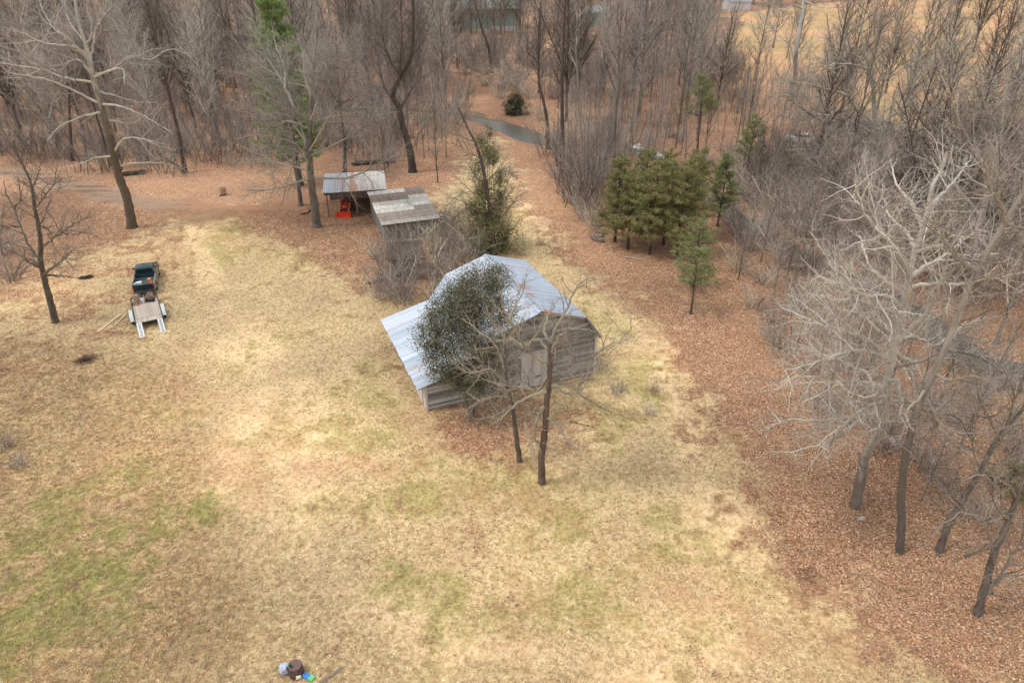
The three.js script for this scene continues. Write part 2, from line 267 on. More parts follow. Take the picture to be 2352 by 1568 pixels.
// colour of the ground at a point, into out (sRGB bytes as numbers)
const out = [0, 0, 0];
function mix(t, o, k) { out[0] += (t[o] - out[0]) * k; out[1] += (t[o + 1] - out[1]) * k; out[2] += (t[o + 2] - out[2]) * k; }
function groundColor(x, z) {
  const R = 72; // tile pixels a metre
  const o1 = (((z * R + 9999.5 * 1) & (TN - 1)) * TN + ((x * R + 40000) & (TN - 1))) * 3;
  const o2 = ((((z * 0.83 + x * 0.557) * R + 50000) & (TN - 1)) * TN + (((x * 0.83 - z * 0.557) * R + 50000) & (TN - 1))) * 3;
  const n1 = vn(x * 0.35, z * 0.35), n2 = vn(x * 1.1 + 30, z * 1.1), n3 = vn(x * 0.09 + 7, z * 0.09 + 3), n4 = vn(x * 3.1, z * 3.1 + 11), rag = 0.5 * n1 + 0.45 * n2 + 0.3 * n4;
  const o = n2 > 0 ? o1 : o2, q = n2 > 0 ? o2 : o1;
  out[0] = T_STRAW[o]; out[1] = T_STRAW[o + 1]; out[2] = T_STRAW[o + 2];
  const weed = sstep(0.2, 0.8, mk(MK.weed, x, z) + rag * 0.3); if (weed > 0) mix(T_WEED, o, weed);
  const pale = mk(MK.pale, x, z), pw = sstep(0.35, 1.0, pale * 0.75 + rag * 0.75 + n3 * 0.25 + 0.12);
  if (pw > 0) { out[0] += (238 - out[0]) * pw * 0.55; out[1] += (208 - out[1]) * pw * 0.55; out[2] += (166 - out[2]) * pw * 0.55; }
  const gr = sstep(0.3, 1.05, mk(MK.green, x, z) * 0.85 + rag * 0.75 + n3 * 0.25 - 0.02); if (gr > 0) { mix(T_GREEN, q, gr * (weed > 0.5 ? 0.85 : 0.68)); if (weed > 0.3) { const k = gr * weed * 0.4; out[0] += (120 - out[0]) * k; out[1] += (130 - out[1]) * k; out[2] += (58 - out[2]) * k; } }
  const ol = sstep(0.0, 0.7, n1 * 0.6 + n2 * 0.55 + n4 * 0.3 + n3 * 0.3); if (ol > 0) mix(T_GREEN, o, ol * 0.4);
  const tan = sstep(0.1, 0.9, n3 * 0.6 + n2 * 0.45 - n1 * 0.35); // thin spots where brown thatch and leaf bits show
  if (tan > 0) { out[0] += (200 - out[0]) * tan * 0.45; out[1] += (156 - out[1]) * tan * 0.45; out[2] += (118 - out[2]) * tan * 0.45; }
  const field = z < -168 ? (FIELDP.some((p) => inPoly(p, x + 5 * n3, z + 5 * n1)) ? 1 : 0) : mk(MK.field, x, z);
  let lf = z < -168 ? 1 - field : mk(MK.leaf, x, z); lf = sstep(0.22, 0.8, lf + rag * 0.6) * (1 - 0.78 * field);
  if (lf < 0.25) lf = Math.max(lf, 0.3 * sstep(0.55, 1.0, n1 * 0.6 + n4 * 0.4 + n2 * 0.4));
  if (lf > 0) {
    mix(T_LEAF, q, lf * 0.95);
    const wet = sstep(-0.1, 0.7, -n3 - 0.5 * n1 + 0.25 * n4 + 0); out[0] += (140 - out[0]) * wet * lf * 0.4; out[1] += (100 - out[1]) * wet * lf * 0.4; out[2] += (76 - out[2]) * wet * lf * 0.4;
    const thin = sstep(-0.1, 0.8, n3 + 0.4 * n2); out[0] += (184 - out[0]) * thin * lf * 0.34; out[1] += (144 - out[1]) * thin * lf * 0.34; out[2] += (110 - out[2]) * thin * lf * 0.34;
  }
  if (field > 0.02) { const f = sstep(-0.3, 0.7, n3 + n1 * 0.5); out[0] = lerp(out[0], lerp(190, 198, f), field * 0.7); out[1] = lerp(out[1], lerp(154, 142, f), field * 0.7); out[2] = lerp(out[2], lerp(104, 106, f), field * 0.7); }
  const di = sstep(0.25, 0.8, mk(MK.dirt, x, z) + rag * 0.25); if (di > 0) { mix(T_GRIT, o, di * 0.45); out[0] += (158 - out[0]) * di * 0.55; out[1] += (112 - out[1]) * di * 0.55; out[2] += (78 - out[2]) * di * 0.55; }
  const gv = sstep(0.25, 0.95, mk(MK.gravel, x, z) * (1 - sstep(-46, -34, x)) + rag * 0.5); if (gv > 0) { mix(T_GRIT, q, gv * 0.72); const st = sstep(-0.1, 0.7, vn(x * 0.25, z * 1.1) + 0.4 * n2); out[0] -= 26 * st * gv; out[1] -= 30 * st * gv; out[2] -= 32 * st * gv; }
  const bk = sstep(0.3, 0.8, mk(MK.bank, x, z) + rag * 0.3); if (bk > 0) { mix(T_GRIT, o, bk * 0.85); out[0] -= 18 * bk; out[1] -= 16 * bk; out[2] -= 16 * bk; }
  const dk = sstep(0.25, 0.9, mk(MK.dark, x, z) + rag * 0.25); if (dk > 0) { const k = dk * 0.7; out[0] += (84 - out[0]) * k; out[1] += (58 - out[1]) * k; out[2] += (46 - out[2]) * k; out[0] += T_LEAF[o] * 0.12 * dk; out[1] += T_LEAF[o + 1] * 0.12 * dk; out[2] += T_LEAF[o + 2] * 0.12 * dk; }
  const big = 1 + 0.09 * n3 + 0.05 * n1; out[0] *= big; out[1] *= big; out[2] *= big;
}
function groundTexture(x0, x1, z0, z1, n) {
  const d = new Uint8Array(n * n * 4);
  for (let j = 0; j < n; j++) { const z = z0 + (j + 0.5) / n * (z1 - z0); for (let i = 0; i < n; i++) { const o = (j * n + i) * 4; groundColor(x0 + (i + 0.5) / n * (x1 - x0), z); for (let k = 0; k < 3; k++) d[o + k] = out[k] < 0 ? 0 : out[k] > 255 ? 255 : out[k]; d[o + 3] = 255; } }
  const t = new THREE.DataTexture(d, n, n); t.colorSpace = THREE.SRGBColorSpace; t.magFilter = THREE.LinearFilter; t.minFilter = THREE.LinearMipmapLinearFilter; t.generateMipmaps = true; t.needsUpdate = true; return t;
}
{ // one sheet of terrain, cut along shared grid lines into patches that carry their own texture
  const line = (marks) => { const l = []; for (const [a, b, s] of marks) for (let x = a; x < b - 1e-6; x += s) l.push(x); l.push(marks[marks.length - 1][1]); return l; };
  const xs = line([[-900, -400, 50], [-400, -116, 4], [-116, -52, 0.8], [-52, 52, 0.65], [52, 116, 0.8], [116, 400, 4], [400, 900, 50]]);
  const zs = line([[-1000, -700, 50], [-700, -168, 3.8], [-168, -64, 0.8], [-64, -12, 0.65], [-12, 60, 6], [60, 300, 40]]);
  const patches = [[-52, 0, -64, -12, 2048], [0, 52, -64, -12, 2048], [-116, 0, -168, -64, 2048], [0, 116, -168, -64, 2048], [-400, 400, -700, -168, 1024], [-900, 900, -1000, 300, 512]];
  const ground = new THREE.Group(); ground.name = numbered('ground'); tag(ground, 'dry tan winter lawn running into brown leaf litter and woods', 'ground', null, 'structure'); scene.add(ground);
  const hh = new Float32Array(xs.length * zs.length), W = xs.length;
  for (let j = 0; j < zs.length; j++) for (let i = 0; i < W; i++) hh[j * W + i] = H(xs[i], zs[j]);
  const idx = patches.map(() => []);
  for (let j = 0; j + 1 < zs.length; j++) for (let i = 0; i + 1 < W; i++) {
    const cx = (xs[i] + xs[i + 1]) / 2, cz = (zs[j] + zs[j + 1]) / 2, k = patches.findIndex(([a, b, c, d]) => cx > a && cx < b && cz > c && cz < d), o = j * W + i;
    idx[k].push(o, o + W, o + 1, o + 1, o + W, o + W + 1);
  }
  patches.forEach(([a, b, c, d, n], k) => {
    const map = new Map(), p = [], nn = [], uv = [], ix = [];
    for (const o of idx[k]) {
      let v = map.get(o);
      if (v === undefined) {
        v = p.length / 3; map.set(o, v); const i = o % W, j = (o / W) | 0, x = xs[i], z = zs[j], e = 0.4;
        p.push(x, hh[o], z); const nx = H(x - e, z) - H(x + e, z), nz = H(x, z - e) - H(x, z + e), l = Math.hypot(nx, 2 * e, nz); nn.push(nx / l, 2 * e / l, nz / l);
        uv.push((x - a) / (b - a), (z - c) / (d - c));
      }
      ix.push(v);
    }
    const g = new THREE.BufferGeometry(); g.setAttribute('position', new THREE.Float32BufferAttribute(p, 3)); g.setAttribute('normal', new THREE.Float32BufferAttribute(nn, 3)); g.setAttribute('uv', new THREE.Float32BufferAttribute(uv, 2)); g.setIndex(new THREE.Uint32BufferAttribute(ix, 1));
    part('ground_patch', g, new THREE.MeshStandardMaterial({ map: groundTexture(a, b, c, d, n), roughness: 1 }), ground);
  });
  console.log('ground', zs.length * W);
}
{ // the creek
  const mb = new MB(), N = 160, L = [];
  const curve = new THREE.CatmullRomCurve3(CREEK.map(([x, z]) => V(x, 0, z)));
  for (let i = 0; i <= N; i++) { const t = i / N, c = curve.getPoint(t), tg = curve.getTangent(t), k = t * (CREEKW.length - 1), a = CREEKW[Math.floor(k)], b = CREEKW[Math.min(CREEKW.length - 1, Math.floor(k) + 1)], w = lerp(a, b, k % 1) + 1.0; L.push([c, V(-tg.z, 0, tg.x), w]); }
  for (let i = 0; i <= N; i++) for (let s = -1; s <= 1; s += 0.25) { const [c, n, w] = L[i]; const x = c.x + n.x * w * s, z = c.z + n.z * w * s, far = Math.max(0, -z - 125); mb.v(x, -0.92 + 0.028 * far * far / (far + 40), z, 0, 1, 0); }
  for (let i = 0; i < N; i++) for (let s = 0; s < 8; s++) { const o = i * 9 + s; mb.i.push(o, o + 1, o + 9, o + 1, o + 10, o + 9); }
  const n = 256, d = new Uint8Array(n * n * 4); for (let j = 0; j < n; j++) for (let i = 0; i < n; i++) { const v = 128 + 90 * fbm(i / 9, j / 22, 4), o = (j * n + i) * 4; d[o] = d[o + 1] = d[o + 2] = v; d[o + 3] = 255; }
  const bt = new THREE.DataTexture(d, n, n); bt.wrapS = bt.wrapT = THREE.RepeatWrapping; bt.magFilter = THREE.LinearFilter; bt.needsUpdate = true;
  const g = mb.geo(), uv = []; for (let i = 0; i < g.attributes.position.count; i++) uv.push(g.attributes.position.getX(i) / 4, g.attributes.position.getZ(i) / 4); g.setAttribute('uv', new THREE.Float32BufferAttribute(uv, 2));
  const m = new THREE.Mesh(g, std(0.10, 0.095, 0.078, 0.2, { bumpMap: bt, bumpScale: 0.08 })); m.name = numbered('creek'); m.receiveShadow = true; scene.add(m);
  tag(m, 'grey shallow creek winding between wooded banks', 'creek', null, 'structure');
}

// ------------------------------------------------------------------ trees
const bark = (c, amt = 0.35, f = 2.2) => (p, r, k) => { const s = 1 + amt * vn(p.x * f + k * 1.3, p.y * f * 0.7 + p.z * f) + 0.15 * vn(p.x * 9 + k * 4, p.y * 7); return [c[0] * s, c[1] * s, c[2] * s]; };
const plane = (lo, hi, y0, y1, base = 0) => (p, r, k) => { // a plane tree sheds its brown bark higher up and shows the pale wood in flakes
  const t = sstep(y0, y1, p.y - base + 2.2 * vn(p.y * 1.4 + k * 2.1, p.x * 1.4)), q = sstep(0.05, 0.35, vn(k * 2.3 + p.x * 2.2, p.y * 1.7)), m = t * (1 - 0.45 * q * (1 - t * 0.5));
  const s = 1 + 0.2 * vn(p.x * 5 + k, p.y * 5); return [lerp(lo[0], hi[0], m) * s, lerp(lo[1], hi[1], m) * s, lerp(lo[2], hi[2], m) * s];
};
const jit = (rng, c, a = 0.2) => { const s = 1 + (rng() * 2 - 1) * a; return [c[0] * s, c[1] * s * (1 + (rng() - 0.5) * 0.05), c[2] * s * (1 + (rng() - 0.5) * 0.08)]; };
function along(pts, t) { const k = t * (pts.length - 1), i = Math.min(pts.length - 2, Math.floor(k)), f = k - i; return [V().lerpVectors(pts[i], pts[i + 1], f), V().subVectors(pts[i + 1], pts[i]).normalize(), i, f]; }
const plen = (pts) => { let l = 0; for (let i = 1; i < pts.length; i++) l += pts[i].distanceTo(pts[i - 1]); return l; };
// a branch at level lev carries branches of level lev + 1 until o.lv runs out; the last level is twigs
function sprout(T, rng, pts, rad, lev, o) {
  const q = o.lv[lev]; if (!q) return;
  const L = plen(pts), n = Math.max(q.min ?? 1, Math.round(L / q.sp * rng.r(0.8, 1.2))), last = lev === o.lv.length - 1;
  let az = rng() * 6.28;
  for (let c = 0; c < n; c++) {
    const t = Math.min(0.999, q.t0 + (1 - q.t0) * (c + rng()) / n), [p, tg, i, f] = along(pts, t), pr = lerp(rad[i], rad[i + 1], f);
    az += 2.4 + rng.r(-0.5, 0.5);
    const a = rng.r(q.ang[0], q.ang[1]), ref = Math.abs(tg.y) > 0.9 ? V(1, 0, 0) : V(0, 1, 0), s = V().crossVectors(tg, ref).normalize(), u = V().crossVectors(s, tg);
    const d = tg.clone().multiplyScalar(Math.cos(a)).addScaledVector(s, Math.sin(a) * Math.cos(az)).addScaledVector(u, Math.sin(a) * Math.sin(az));
    d.y += q.up || 0; d.normalize();
    const len = Math.min(q.max, Math.max(q.lo ?? 0.15, L * q.lr * (1.15 - 0.75 * t) * rng.r(0.6, 1.25)));
    let r0 = Math.min(pr * 0.72, Math.max(q.rmin, len * q.th));
    const segs = q.seg;
    if (segs === 1) { T.crown.spike(p, p.clone().addScaledVector(d, len), r0, jit(rng, o.twig, 0.5)); continue; }
    const P2 = [p.clone()], R2 = [r0]; let cur = p.clone(), dd = d.clone();
    for (let k = 1; k <= segs; k++) {
      dd.x += rng.n() * q.wob; dd.y += rng.n() * q.wob + (q.curl || 0); dd.z += rng.n() * q.wob; dd.normalize();
      cur = cur.clone().addScaledVector(dd, len / segs); P2.push(cur); R2.push(lerp(r0, r0 * 0.25, k / segs));
    }
    const tone = rng() < 0.4 ? rng.r(0.35, 0.65) : rng.r(0.9, 1.35), mbx = T.crown, col = jit(rng, q.fine ? o.twig : o.branch, 0.15).map((v) => v * tone);
    if (last || q.spiky) { // slim twig: a tapering run of faces that ends in a point
      for (let k = 0; k < segs; k++) mbx.spike(P2[k], P2[k + 1].clone().addScaledVector(V().subVectors(P2[k + 1], P2[k]), 0.25), R2[k], col);
    } else mbx.tube(P2, R2, q.sides || 3, col);
    if (!last) sprout(T, rng, P2, R2, lev + 1, o);
  }
}
const LV = {
  limb: (sp, o = {}) => ({ sp, t0: 0.35, ang: [0.6, 1.2], lr: 0.42, max: 9, th: 0.018, rmin: 0.02, seg: 6, wob: 0.16, up: 0.25, curl: 0.06, sides: 5, ...o }),
  branch: (sp, o = {}) => ({ sp, t0: 0.2, ang: [0.45, 1.05], lr: 0.5, max: 3.6, th: 0.012, rmin: 0.01, seg: 4, wob: 0.2, up: 0.12, curl: 0.03, sides: 3, ...o }),
  twig: (sp, o = {}) => ({ sp, t0: 0.1, ang: [0.4, 1.1], lr: 0.5, max: 1.5, lo: 0.35, th: 0.01, rmin: 0.007, seg: 2, wob: 0.22, up: 0.08, fine: true, spiky: true, ...o }),
  tip: (sp, o = {}) => ({ sp, t0: 0.15, ang: [0.4, 1.0], lr: 0.55, max: 0.7, lo: 0.22, th: 0.01, rmin: 0.005, seg: 1, fine: true, ...o }),
};
function treeOut(name, label, cat, base, T, mats, group, turn = 0) {
  const t = thing(name, label, cat, base, turn, group);
  part('trunk', T.trunk.geo(), mats[0], t); part('crown', T.crown.geo(), mats[1], t);
  if (T.leaf && T.leaf.count) part('foliage', T.leaf.geo(), mats[2], t);
  return t;
}
const newT = () => ({ trunk: new MB(true), crown: new MB(true), leaf: new MB(true) });
const M_TRUNK = VC(0.95), M_CROWN = VC(0.95), M_LEAFY = VC(0.75);
function trunkLine(rng, h, lean, wob, n = 9) { const pts = []; let x = 0, z = 0, dx = lean[0], dz = lean[1]; for (let k = 0; k <= n; k++) { pts.push(V(x, h * k / n - (k ? 0 : 0.25), z)); dx += rng.n() * wob; dz += rng.n() * wob; x += dx * h / n; z += dz * h / n; } return pts; }
const taper = (r0, r1, n, flare = 1.5) => { const a = []; for (let k = 0; k <= n; k++) a.push(lerp(r0, r1, Math.pow(k / n, 0.85)) * (k === 0 ? flare : 1)); return a; };
// a forest-grown hardwood without leaves
function bareTree(seed, { h = 20, r = 0.26, lv, twig, branch, trunk, lean = [0, 0], wob = 0.012, fork = 0 }) {
  const rng = RNG(seed), T = newT(), o = { lv, twig, branch };
  const pts = trunkLine(rng, h, lean, wob, 10), rad = taper(r, r * 0.22, 10, 1.45);
  T.trunk.tube(pts, rad, 8, bark(trunk), 0.08);
  sprout(T, rng, pts, rad, 0, o);
  if (fork) { const [p, , i] = along(pts, fork), q = [p]; let c = p.clone(), d = V(rng.n() * 0.5, 1, rng.n() * 0.5).normalize(); for (let k = 0; k < 6; k++) { d.x += rng.n() * 0.08; d.z += rng.n() * 0.08; d.normalize(); c = c.clone().addScaledVector(d, h * (1 - fork) / 6.5); q.push(c); } const rr = taper(rad[i] * 0.8, 0.04, 6, 1); T.trunk.tube(q, rr, 6, bark(trunk)); sprout(T, rng, q, rr, 0, o); }
  return T;
}
const GREY = { trunk: [0.18, 0.15, 0.125], branch: [0.29, 0.245, 0.205], twig: [0.42, 0.35, 0.29] };
const BROWN = { trunk: [0.085, 0.065, 0.052], branch: [0.12, 0.094, 0.075], twig: [0.24, 0.185, 0.145] };
const PALE = { trunk: [0.26, 0.225, 0.185], branch: [0.50, 0.45, 0.37], twig: [0.50, 0.43, 0.35] };
const wood = [];
const woodLv = () => [LV.limb(0.62, { t0: 0.16, lr: 0.3, max: 7 }), LV.branch(0.6, { max: 3.2, rmin: 0.045, wob: 0.26 }), LV.twig(0.36, { rmin: 0.032, lo: 0.6, wob: 0.28, max: 1.7 }), LV.tip(0.34, { rmin: 0.022, max: 1.1, lo: 0.5 })];
{
  const kinds = [[21, GREY, 21, 0.19, 0.5], [22, BROWN, 19, 0.2, 0], [23, GREY, 23, 0.22, 0.4], [24, PALE, 22, 0.18, 0.55], [25, BROWN, 22, 0.23, 0.3], [26, GREY, 17, 0.15, 0]];
  for (const [s, c, h, r, fork] of kinds) { const T = bareTree(s, { h, r, lv: woodLv(), fork, wob: 0.024, ...c }); wood.push(T); console.log('wood', s, T.trunk.i.length / 3, T.crown.i.length / 3); }
}
const WOODG = wood.map((T) => [T.trunk.geo(), T.crown.geo()]);
const young = []; // slim understorey trees
for (const [s, c, h] of [[31, GREY, 9], [32, BROWN, 8], [33, GREY, 11]]) {
  const T = bareTree(s, { h, r: 0.075, wob: 0.03, lv: [LV.branch(0.32, { t0: 0.2, lr: 0.3, max: 2.4, up: 0.35, seg: 4 }), LV.twig(0.26, { max: 1.1, rmin: 0.02 }), LV.tip(0.26, { rmin: 0.016, lo: 0.35 })], ...c }); young.push([T.trunk.geo(), T.crown.geo()]); console.log('young', T.crown.i.length / 3);
}
const brushG = []; // a clump of arching bare stems
for (const [s, c] of [[41, [0.44, 0.36, 0.30]], [42, [0.36, 0.29, 0.24]], [43, [0.50, 0.42, 0.335]]]) {
  const rng = RNG(s), T = newT(), o = { twig: c, branch: c.map((v) => v * 0.85), lv: [LV.twig(0.3, { max: 1.4, lr: 0.5, rmin: 0.018, seg: 3, wob: 0.34 }), LV.tip(0.34, { max: 0.8, rmin: 0.012 })] };
  for (let k = 0; k < 22; k++) { const shade = rng.r(0.35, 1.35); o.branch = c.map((v) => v * shade); o.twig = c.map((v) => v * shade * rng.r(0.85, 1.2)); const a = rng() * 6.28, rr = rng() * 0.8; let p = V(Math.cos(a) * rr, -0.1, Math.sin(a) * rr), d = V(Math.cos(a) * rng.r(0.1, 0.7), 1, Math.sin(a) * rng.r(0.1, 0.7)).normalize(); const pts = [p], n = 5, L = rng.r(1.4, 4.0); for (let q = 0; q < n; q++) { d.x += rng.n() * 0.3; d.z += rng.n() * 0.3; d.y -= 0.12; d.normalize(); p = p.clone().addScaledVector(d, L / n); pts.push(p); } const rad = taper(rng.r(0.022, 0.045), 0.014, n, 1); T.crown.tube(pts, rad, 4, jit(rng, o.branch, 0.2)); sprout(T, rng, pts, rad, 0, o); }
  brushG.push(T.crown.geo()); console.log('brush', T.crown.i.length / 3);
}
function plantTree(G2, name, label, cat, group, pos, turn, sc, mats = [M_TRUNK, M_CROWN]) {
  const t = thing(name, label, cat, pos, turn, group); t.scale.set(sc, sc, sc); part('trunk', G2[0], mats[0], t); part('crown', G2[1], mats[1], t); return t;
}
// ------------------------------------------------------------------ trees of their own, with trunk and limbs laid out one by one
const cv = (l, k, ox, oy) => l.map((q) => q.map(([x, y]) => [x * k + ox, y * k + oy]));
function hero({ seed, name, label, base, trunk, r0, r1, limbs, lv, colors, barkf, limbf, dz = 3, lr = 0.16, group, cat = 'tree' }) {
  const rng = RNG(seed), b = G(base[0], base[1]), T = newT(), o = { lv, twig: colors.twig, branch: colors.branch };
  const loc = (q, z) => P(q[0], q[1], b.z + z).sub(b);
  const smooth = (pts, n) => new THREE.CatmullRomCurve3(pts).getPoints(n);
  const tr = smooth([V(0, -0.4, 0), ...trunk.map((q) => loc(q, q[2] || 0))], trunk.length * 8), tn = tr.length - 1, rad = taper(r0, r1, tn, 1.5); rad[1] *= 1.18;
  for (let i = 2; i < tn; i++) { tr[i].x += rng.n() * 0.02; tr[i].z += rng.n() * 0.02; } T.trunk.tube(tr, rad, 12, barkf || bark(colors.trunk, 0.5, 3.5), 0.14);
  const done = (pts, rd) => { T.trunk.tube(pts, rd, 6, limbf || bark(colors.branch, 0.25)); sprout(T, rng, pts, rd, 0, o); };
  sprout(T, rng, tr.slice(Math.floor(tn * 0.45)), rad.slice(Math.floor(tn * 0.45)), 0, { ...o, lv: lv.map((q, i) => (i ? q : { ...q, sp: q.sp * 1.3, max: 2.5 })) });
  limbs.forEach((l, k) => {
    const e = l.dz ?? (k % 2 ? 1 : -1) * rng.r(0.35, 1) * dz, n = l.p.length;
    const raw = l.p.map((q, i) => loc(q, e * Math.pow(i / (n - 1), 1.1)));
    let best = 0, bd = 1e9; tr.forEach((q, i) => { const d = q.distanceTo(raw[0]); if (d < bd) { bd = d; best = i; } });
    if (bd < 1.2) raw[0] = tr[best].clone();
    const pts = smooth(raw, n * 5), rl = l.r ?? Math.min(rad[best] * 0.62, 0.14), rd = taper(rl, 0.018, pts.length - 1, 1);
    // small crooks so that a limb is never a clean curve
    for (let i = 1; i < pts.length - 1; i++) { pts[i].x += rng.n() * 0.05; pts[i].y += rng.n() * 0.05; pts[i].z += rng.n() * 0.07; }
    done(pts, rd);
  });
  return treeOut(name, label, cat, b, T, [M_TRUNK, M_CROWN], group);
}
const heroLv = (k = 1) => [LV.branch(0.46 / k, { t0: 0.15, lr: 0.42, max: 4.2, seg: 6, wob: 0.3, ang: [0.5, 1.2], up: 0.08, rmin: 0.026, th: 0.014 }), LV.twig(0.26, { max: 2.0, lo: 0.5, seg: 3, wob: 0.32, lr: 0.6, rmin: 0.017 }), LV.tip(0.24, { max: 1.0, lo: 0.35, rmin: 0.012 })];
const SYC_LO = [0.13, 0.098, 0.066], SYC_HI = [0.58, 0.54, 0.45];
const sycLimb = (c = SYC_HI) => (p, r, k) => { const s = 1 + 0.25 * vn(p.x * 2.5 + k, p.y * 2.5 + p.z * 2), m = 0.28 * sstep(0.1, 0.5, vn(p.x * 4, p.y * 4 + p.z * 3 + k)); return [lerp(c[0], 0.16, m) * s, lerp(c[1], 0.13, m) * s, lerp(c[2], 0.09, m) * s]; };
hero({ seed: 101, name: 'sycamore_tree', label: 'tall sycamore with brown lower trunk and pale upper limbs, beside the gravel drive bend', base: [302, 523],
  trunk: cv([[[850, 1330], [800, 1190], [750, 1000], [720, 850], [660, 650], [620, 500], [600, 400], [572, 300], [530, 170], [500, 0], [480, -120]]], 0.3418, 0, 0)[0], r0: 0.52, r1: 0.07, barkf: plane(SYC_LO, SYC_HI, 10, 19), limbf: sycLimb(), dz: 5,
  limbs: cv([[[600, 420], [450, 250], [350, 180], [270, 30], [230, -80]], [[580, 300], [650, 180], [690, 100], [720, -40]], [[600, 560], [430, 520], [300, 470], [100, 440], [-60, 400]], [[630, 690], [480, 600], [330, 540], [150, 500], [0, 480]], [[640, 500], [720, 480], [800, 430], [870, 380], [1000, 400], [1150, 330], [1280, 380]], [[690, 700], [800, 710], [930, 760], [1050, 830], [1170, 900]], [[720, 800], [780, 815], [870, 830], [950, 790], [1010, 700]], [[765, 1030], [840, 930], [950, 930], [1050, 970], [1180, 1010]], [[790, 1130], [880, 1100], [1080, 1095], [1160, 1110], [1290, 1170]], [[740, 1040], [640, 1060], [560, 1090], [440, 1130]], [[620, 500], [520, 400], [400, 440], [200, 430]], [[590, 380], [480, 320], [430, 230], [380, 60], [350, -60]], [[600, 400], [625, 300], [640, 200], [700, 80]], [[690, 760], [560, 780], [400, 850], [310, 950]], [[640, 620], [760, 640], [900, 680], [1060, 690]], [[620, 470], [540, 330], [300, 290], [120, 210], [0, 180]], [[560, 290], [460, 140], [430, 0]], [[650, 520], [820, 460], [835, 560]]], 0.3418, 0, 0).map((p) => ({ p })),
  lv: heroLv(1), colors: { ...PALE, branch: [0.46, 0.41, 0.34], twig: [0.40, 0.34, 0.29] } });
hero({ seed: 102, name: 'bare_tree', label: 'small forked grey tree with lichen, on leafy ground left of the pickup truck', base: [126, 740],
  trunk: cv([[[380, 1280], [340, 1120], [315, 1000], [315, 880], [300, 740], [270, 600], [250, 450], [220, 340], [150, 200], [100, 60]]], 0.2929, 0, 306)[0], r0: 0.27, r1: 0.05, dz: 3,
  limbs: cv([[[315, 1010], [280, 960], [210, 850], [160, 730], [110, 600], [60, 500], [20, 380]], [[320, 890], [450, 800], [570, 720], [700, 640]], [[330, 1050], [150, 950], [0, 850], [-80, 800]], [[335, 1100], [470, 1010], [600, 890]], [[340, 1110], [470, 1120], [620, 1135]], [[270, 600], [340, 500], [460, 370], [560, 340]], [[250, 450], [290, 330], [330, 200], [370, 60]], [[160, 730], [60, 730], [-60, 700]], [[300, 740], [350, 640], [400, 480]], [[110, 600], [160, 500], [130, 340]], [[300, 720], [380, 760], [420, 880]], [[330, 1060], [220, 1010], [180, 900]], [[250, 430], [170, 380], [100, 330]]], 0.2929, 0, 306).map((p) => ({ p })),
  lv: heroLv(1.1), colors: { trunk: [0.115, 0.092, 0.07], branch: [0.17, 0.14, 0.11], twig: [0.24, 0.20, 0.165] } });
hero({ seed: 103, name: 'spreading_tree', label: 'wide spreading bare tree with pale fanned limbs, standing at the tractor shed', base: [727, 521],
  trunk: [[722, 470], [715, 425], [712, 381], [709, 351], [712, 278], [718, 220], [720, 161], [726, 110], [730, 60]], r0: 0.5, r1: 0.07, dz: 7,
  limbs: cv([[[595, 1230], [530, 1000], [480, 850], [400, 700], [330, 580], [250, 500], [130, 380]], [[600, 1190], [700, 1000], [780, 850], [830, 700], [920, 560], [930, 440], [960, 330]], [[600, 1230], [800, 1130], [960, 1040], [1090, 940], [1180, 830]], [[590, 1230], [480, 1130], [360, 1080], [200, 1060], [0, 1090]], [[600, 1330], [450, 1300], [300, 1270], [100, 1250], [-60, 1290]], [[605, 1400], [430, 1450], [250, 1490], [50, 1540]], [[610, 1400], [900, 1390], [1100, 1310], [1230, 1240], [1340, 1170]], [[530, 1000], [430, 950], [300, 990], [140, 900], [0, 780]], [[480, 850], [380, 640], [280, 480], [200, 320], [130, 200]], [[610, 950], [700, 700], [760, 560], [840, 380]], [[600, 1150], [460, 960], [320, 700], [180, 630], [20, 560]], [[780, 850], [900, 860], [1040, 840], [1180, 860]], [[400, 700], [400, 540], [330, 350], [300, 200]], [[720, 980], [830, 700], [880, 640]], [[600, 1250], [760, 1060], [860, 930], [1000, 760]], [[590, 1300], [520, 1200], [300, 1140], [150, 1180]], [[620, 800], [560, 600], [540, 420], [500, 260]], [[620, 760], [690, 520], [720, 320]]], 0.2929, 536, 0).map((p) => ({ p })),
  lv: heroLv(1.15), colors: { trunk: [0.16, 0.135, 0.11], branch: [0.34, 0.31, 0.25], twig: [0.36, 0.31, 0.265] } });
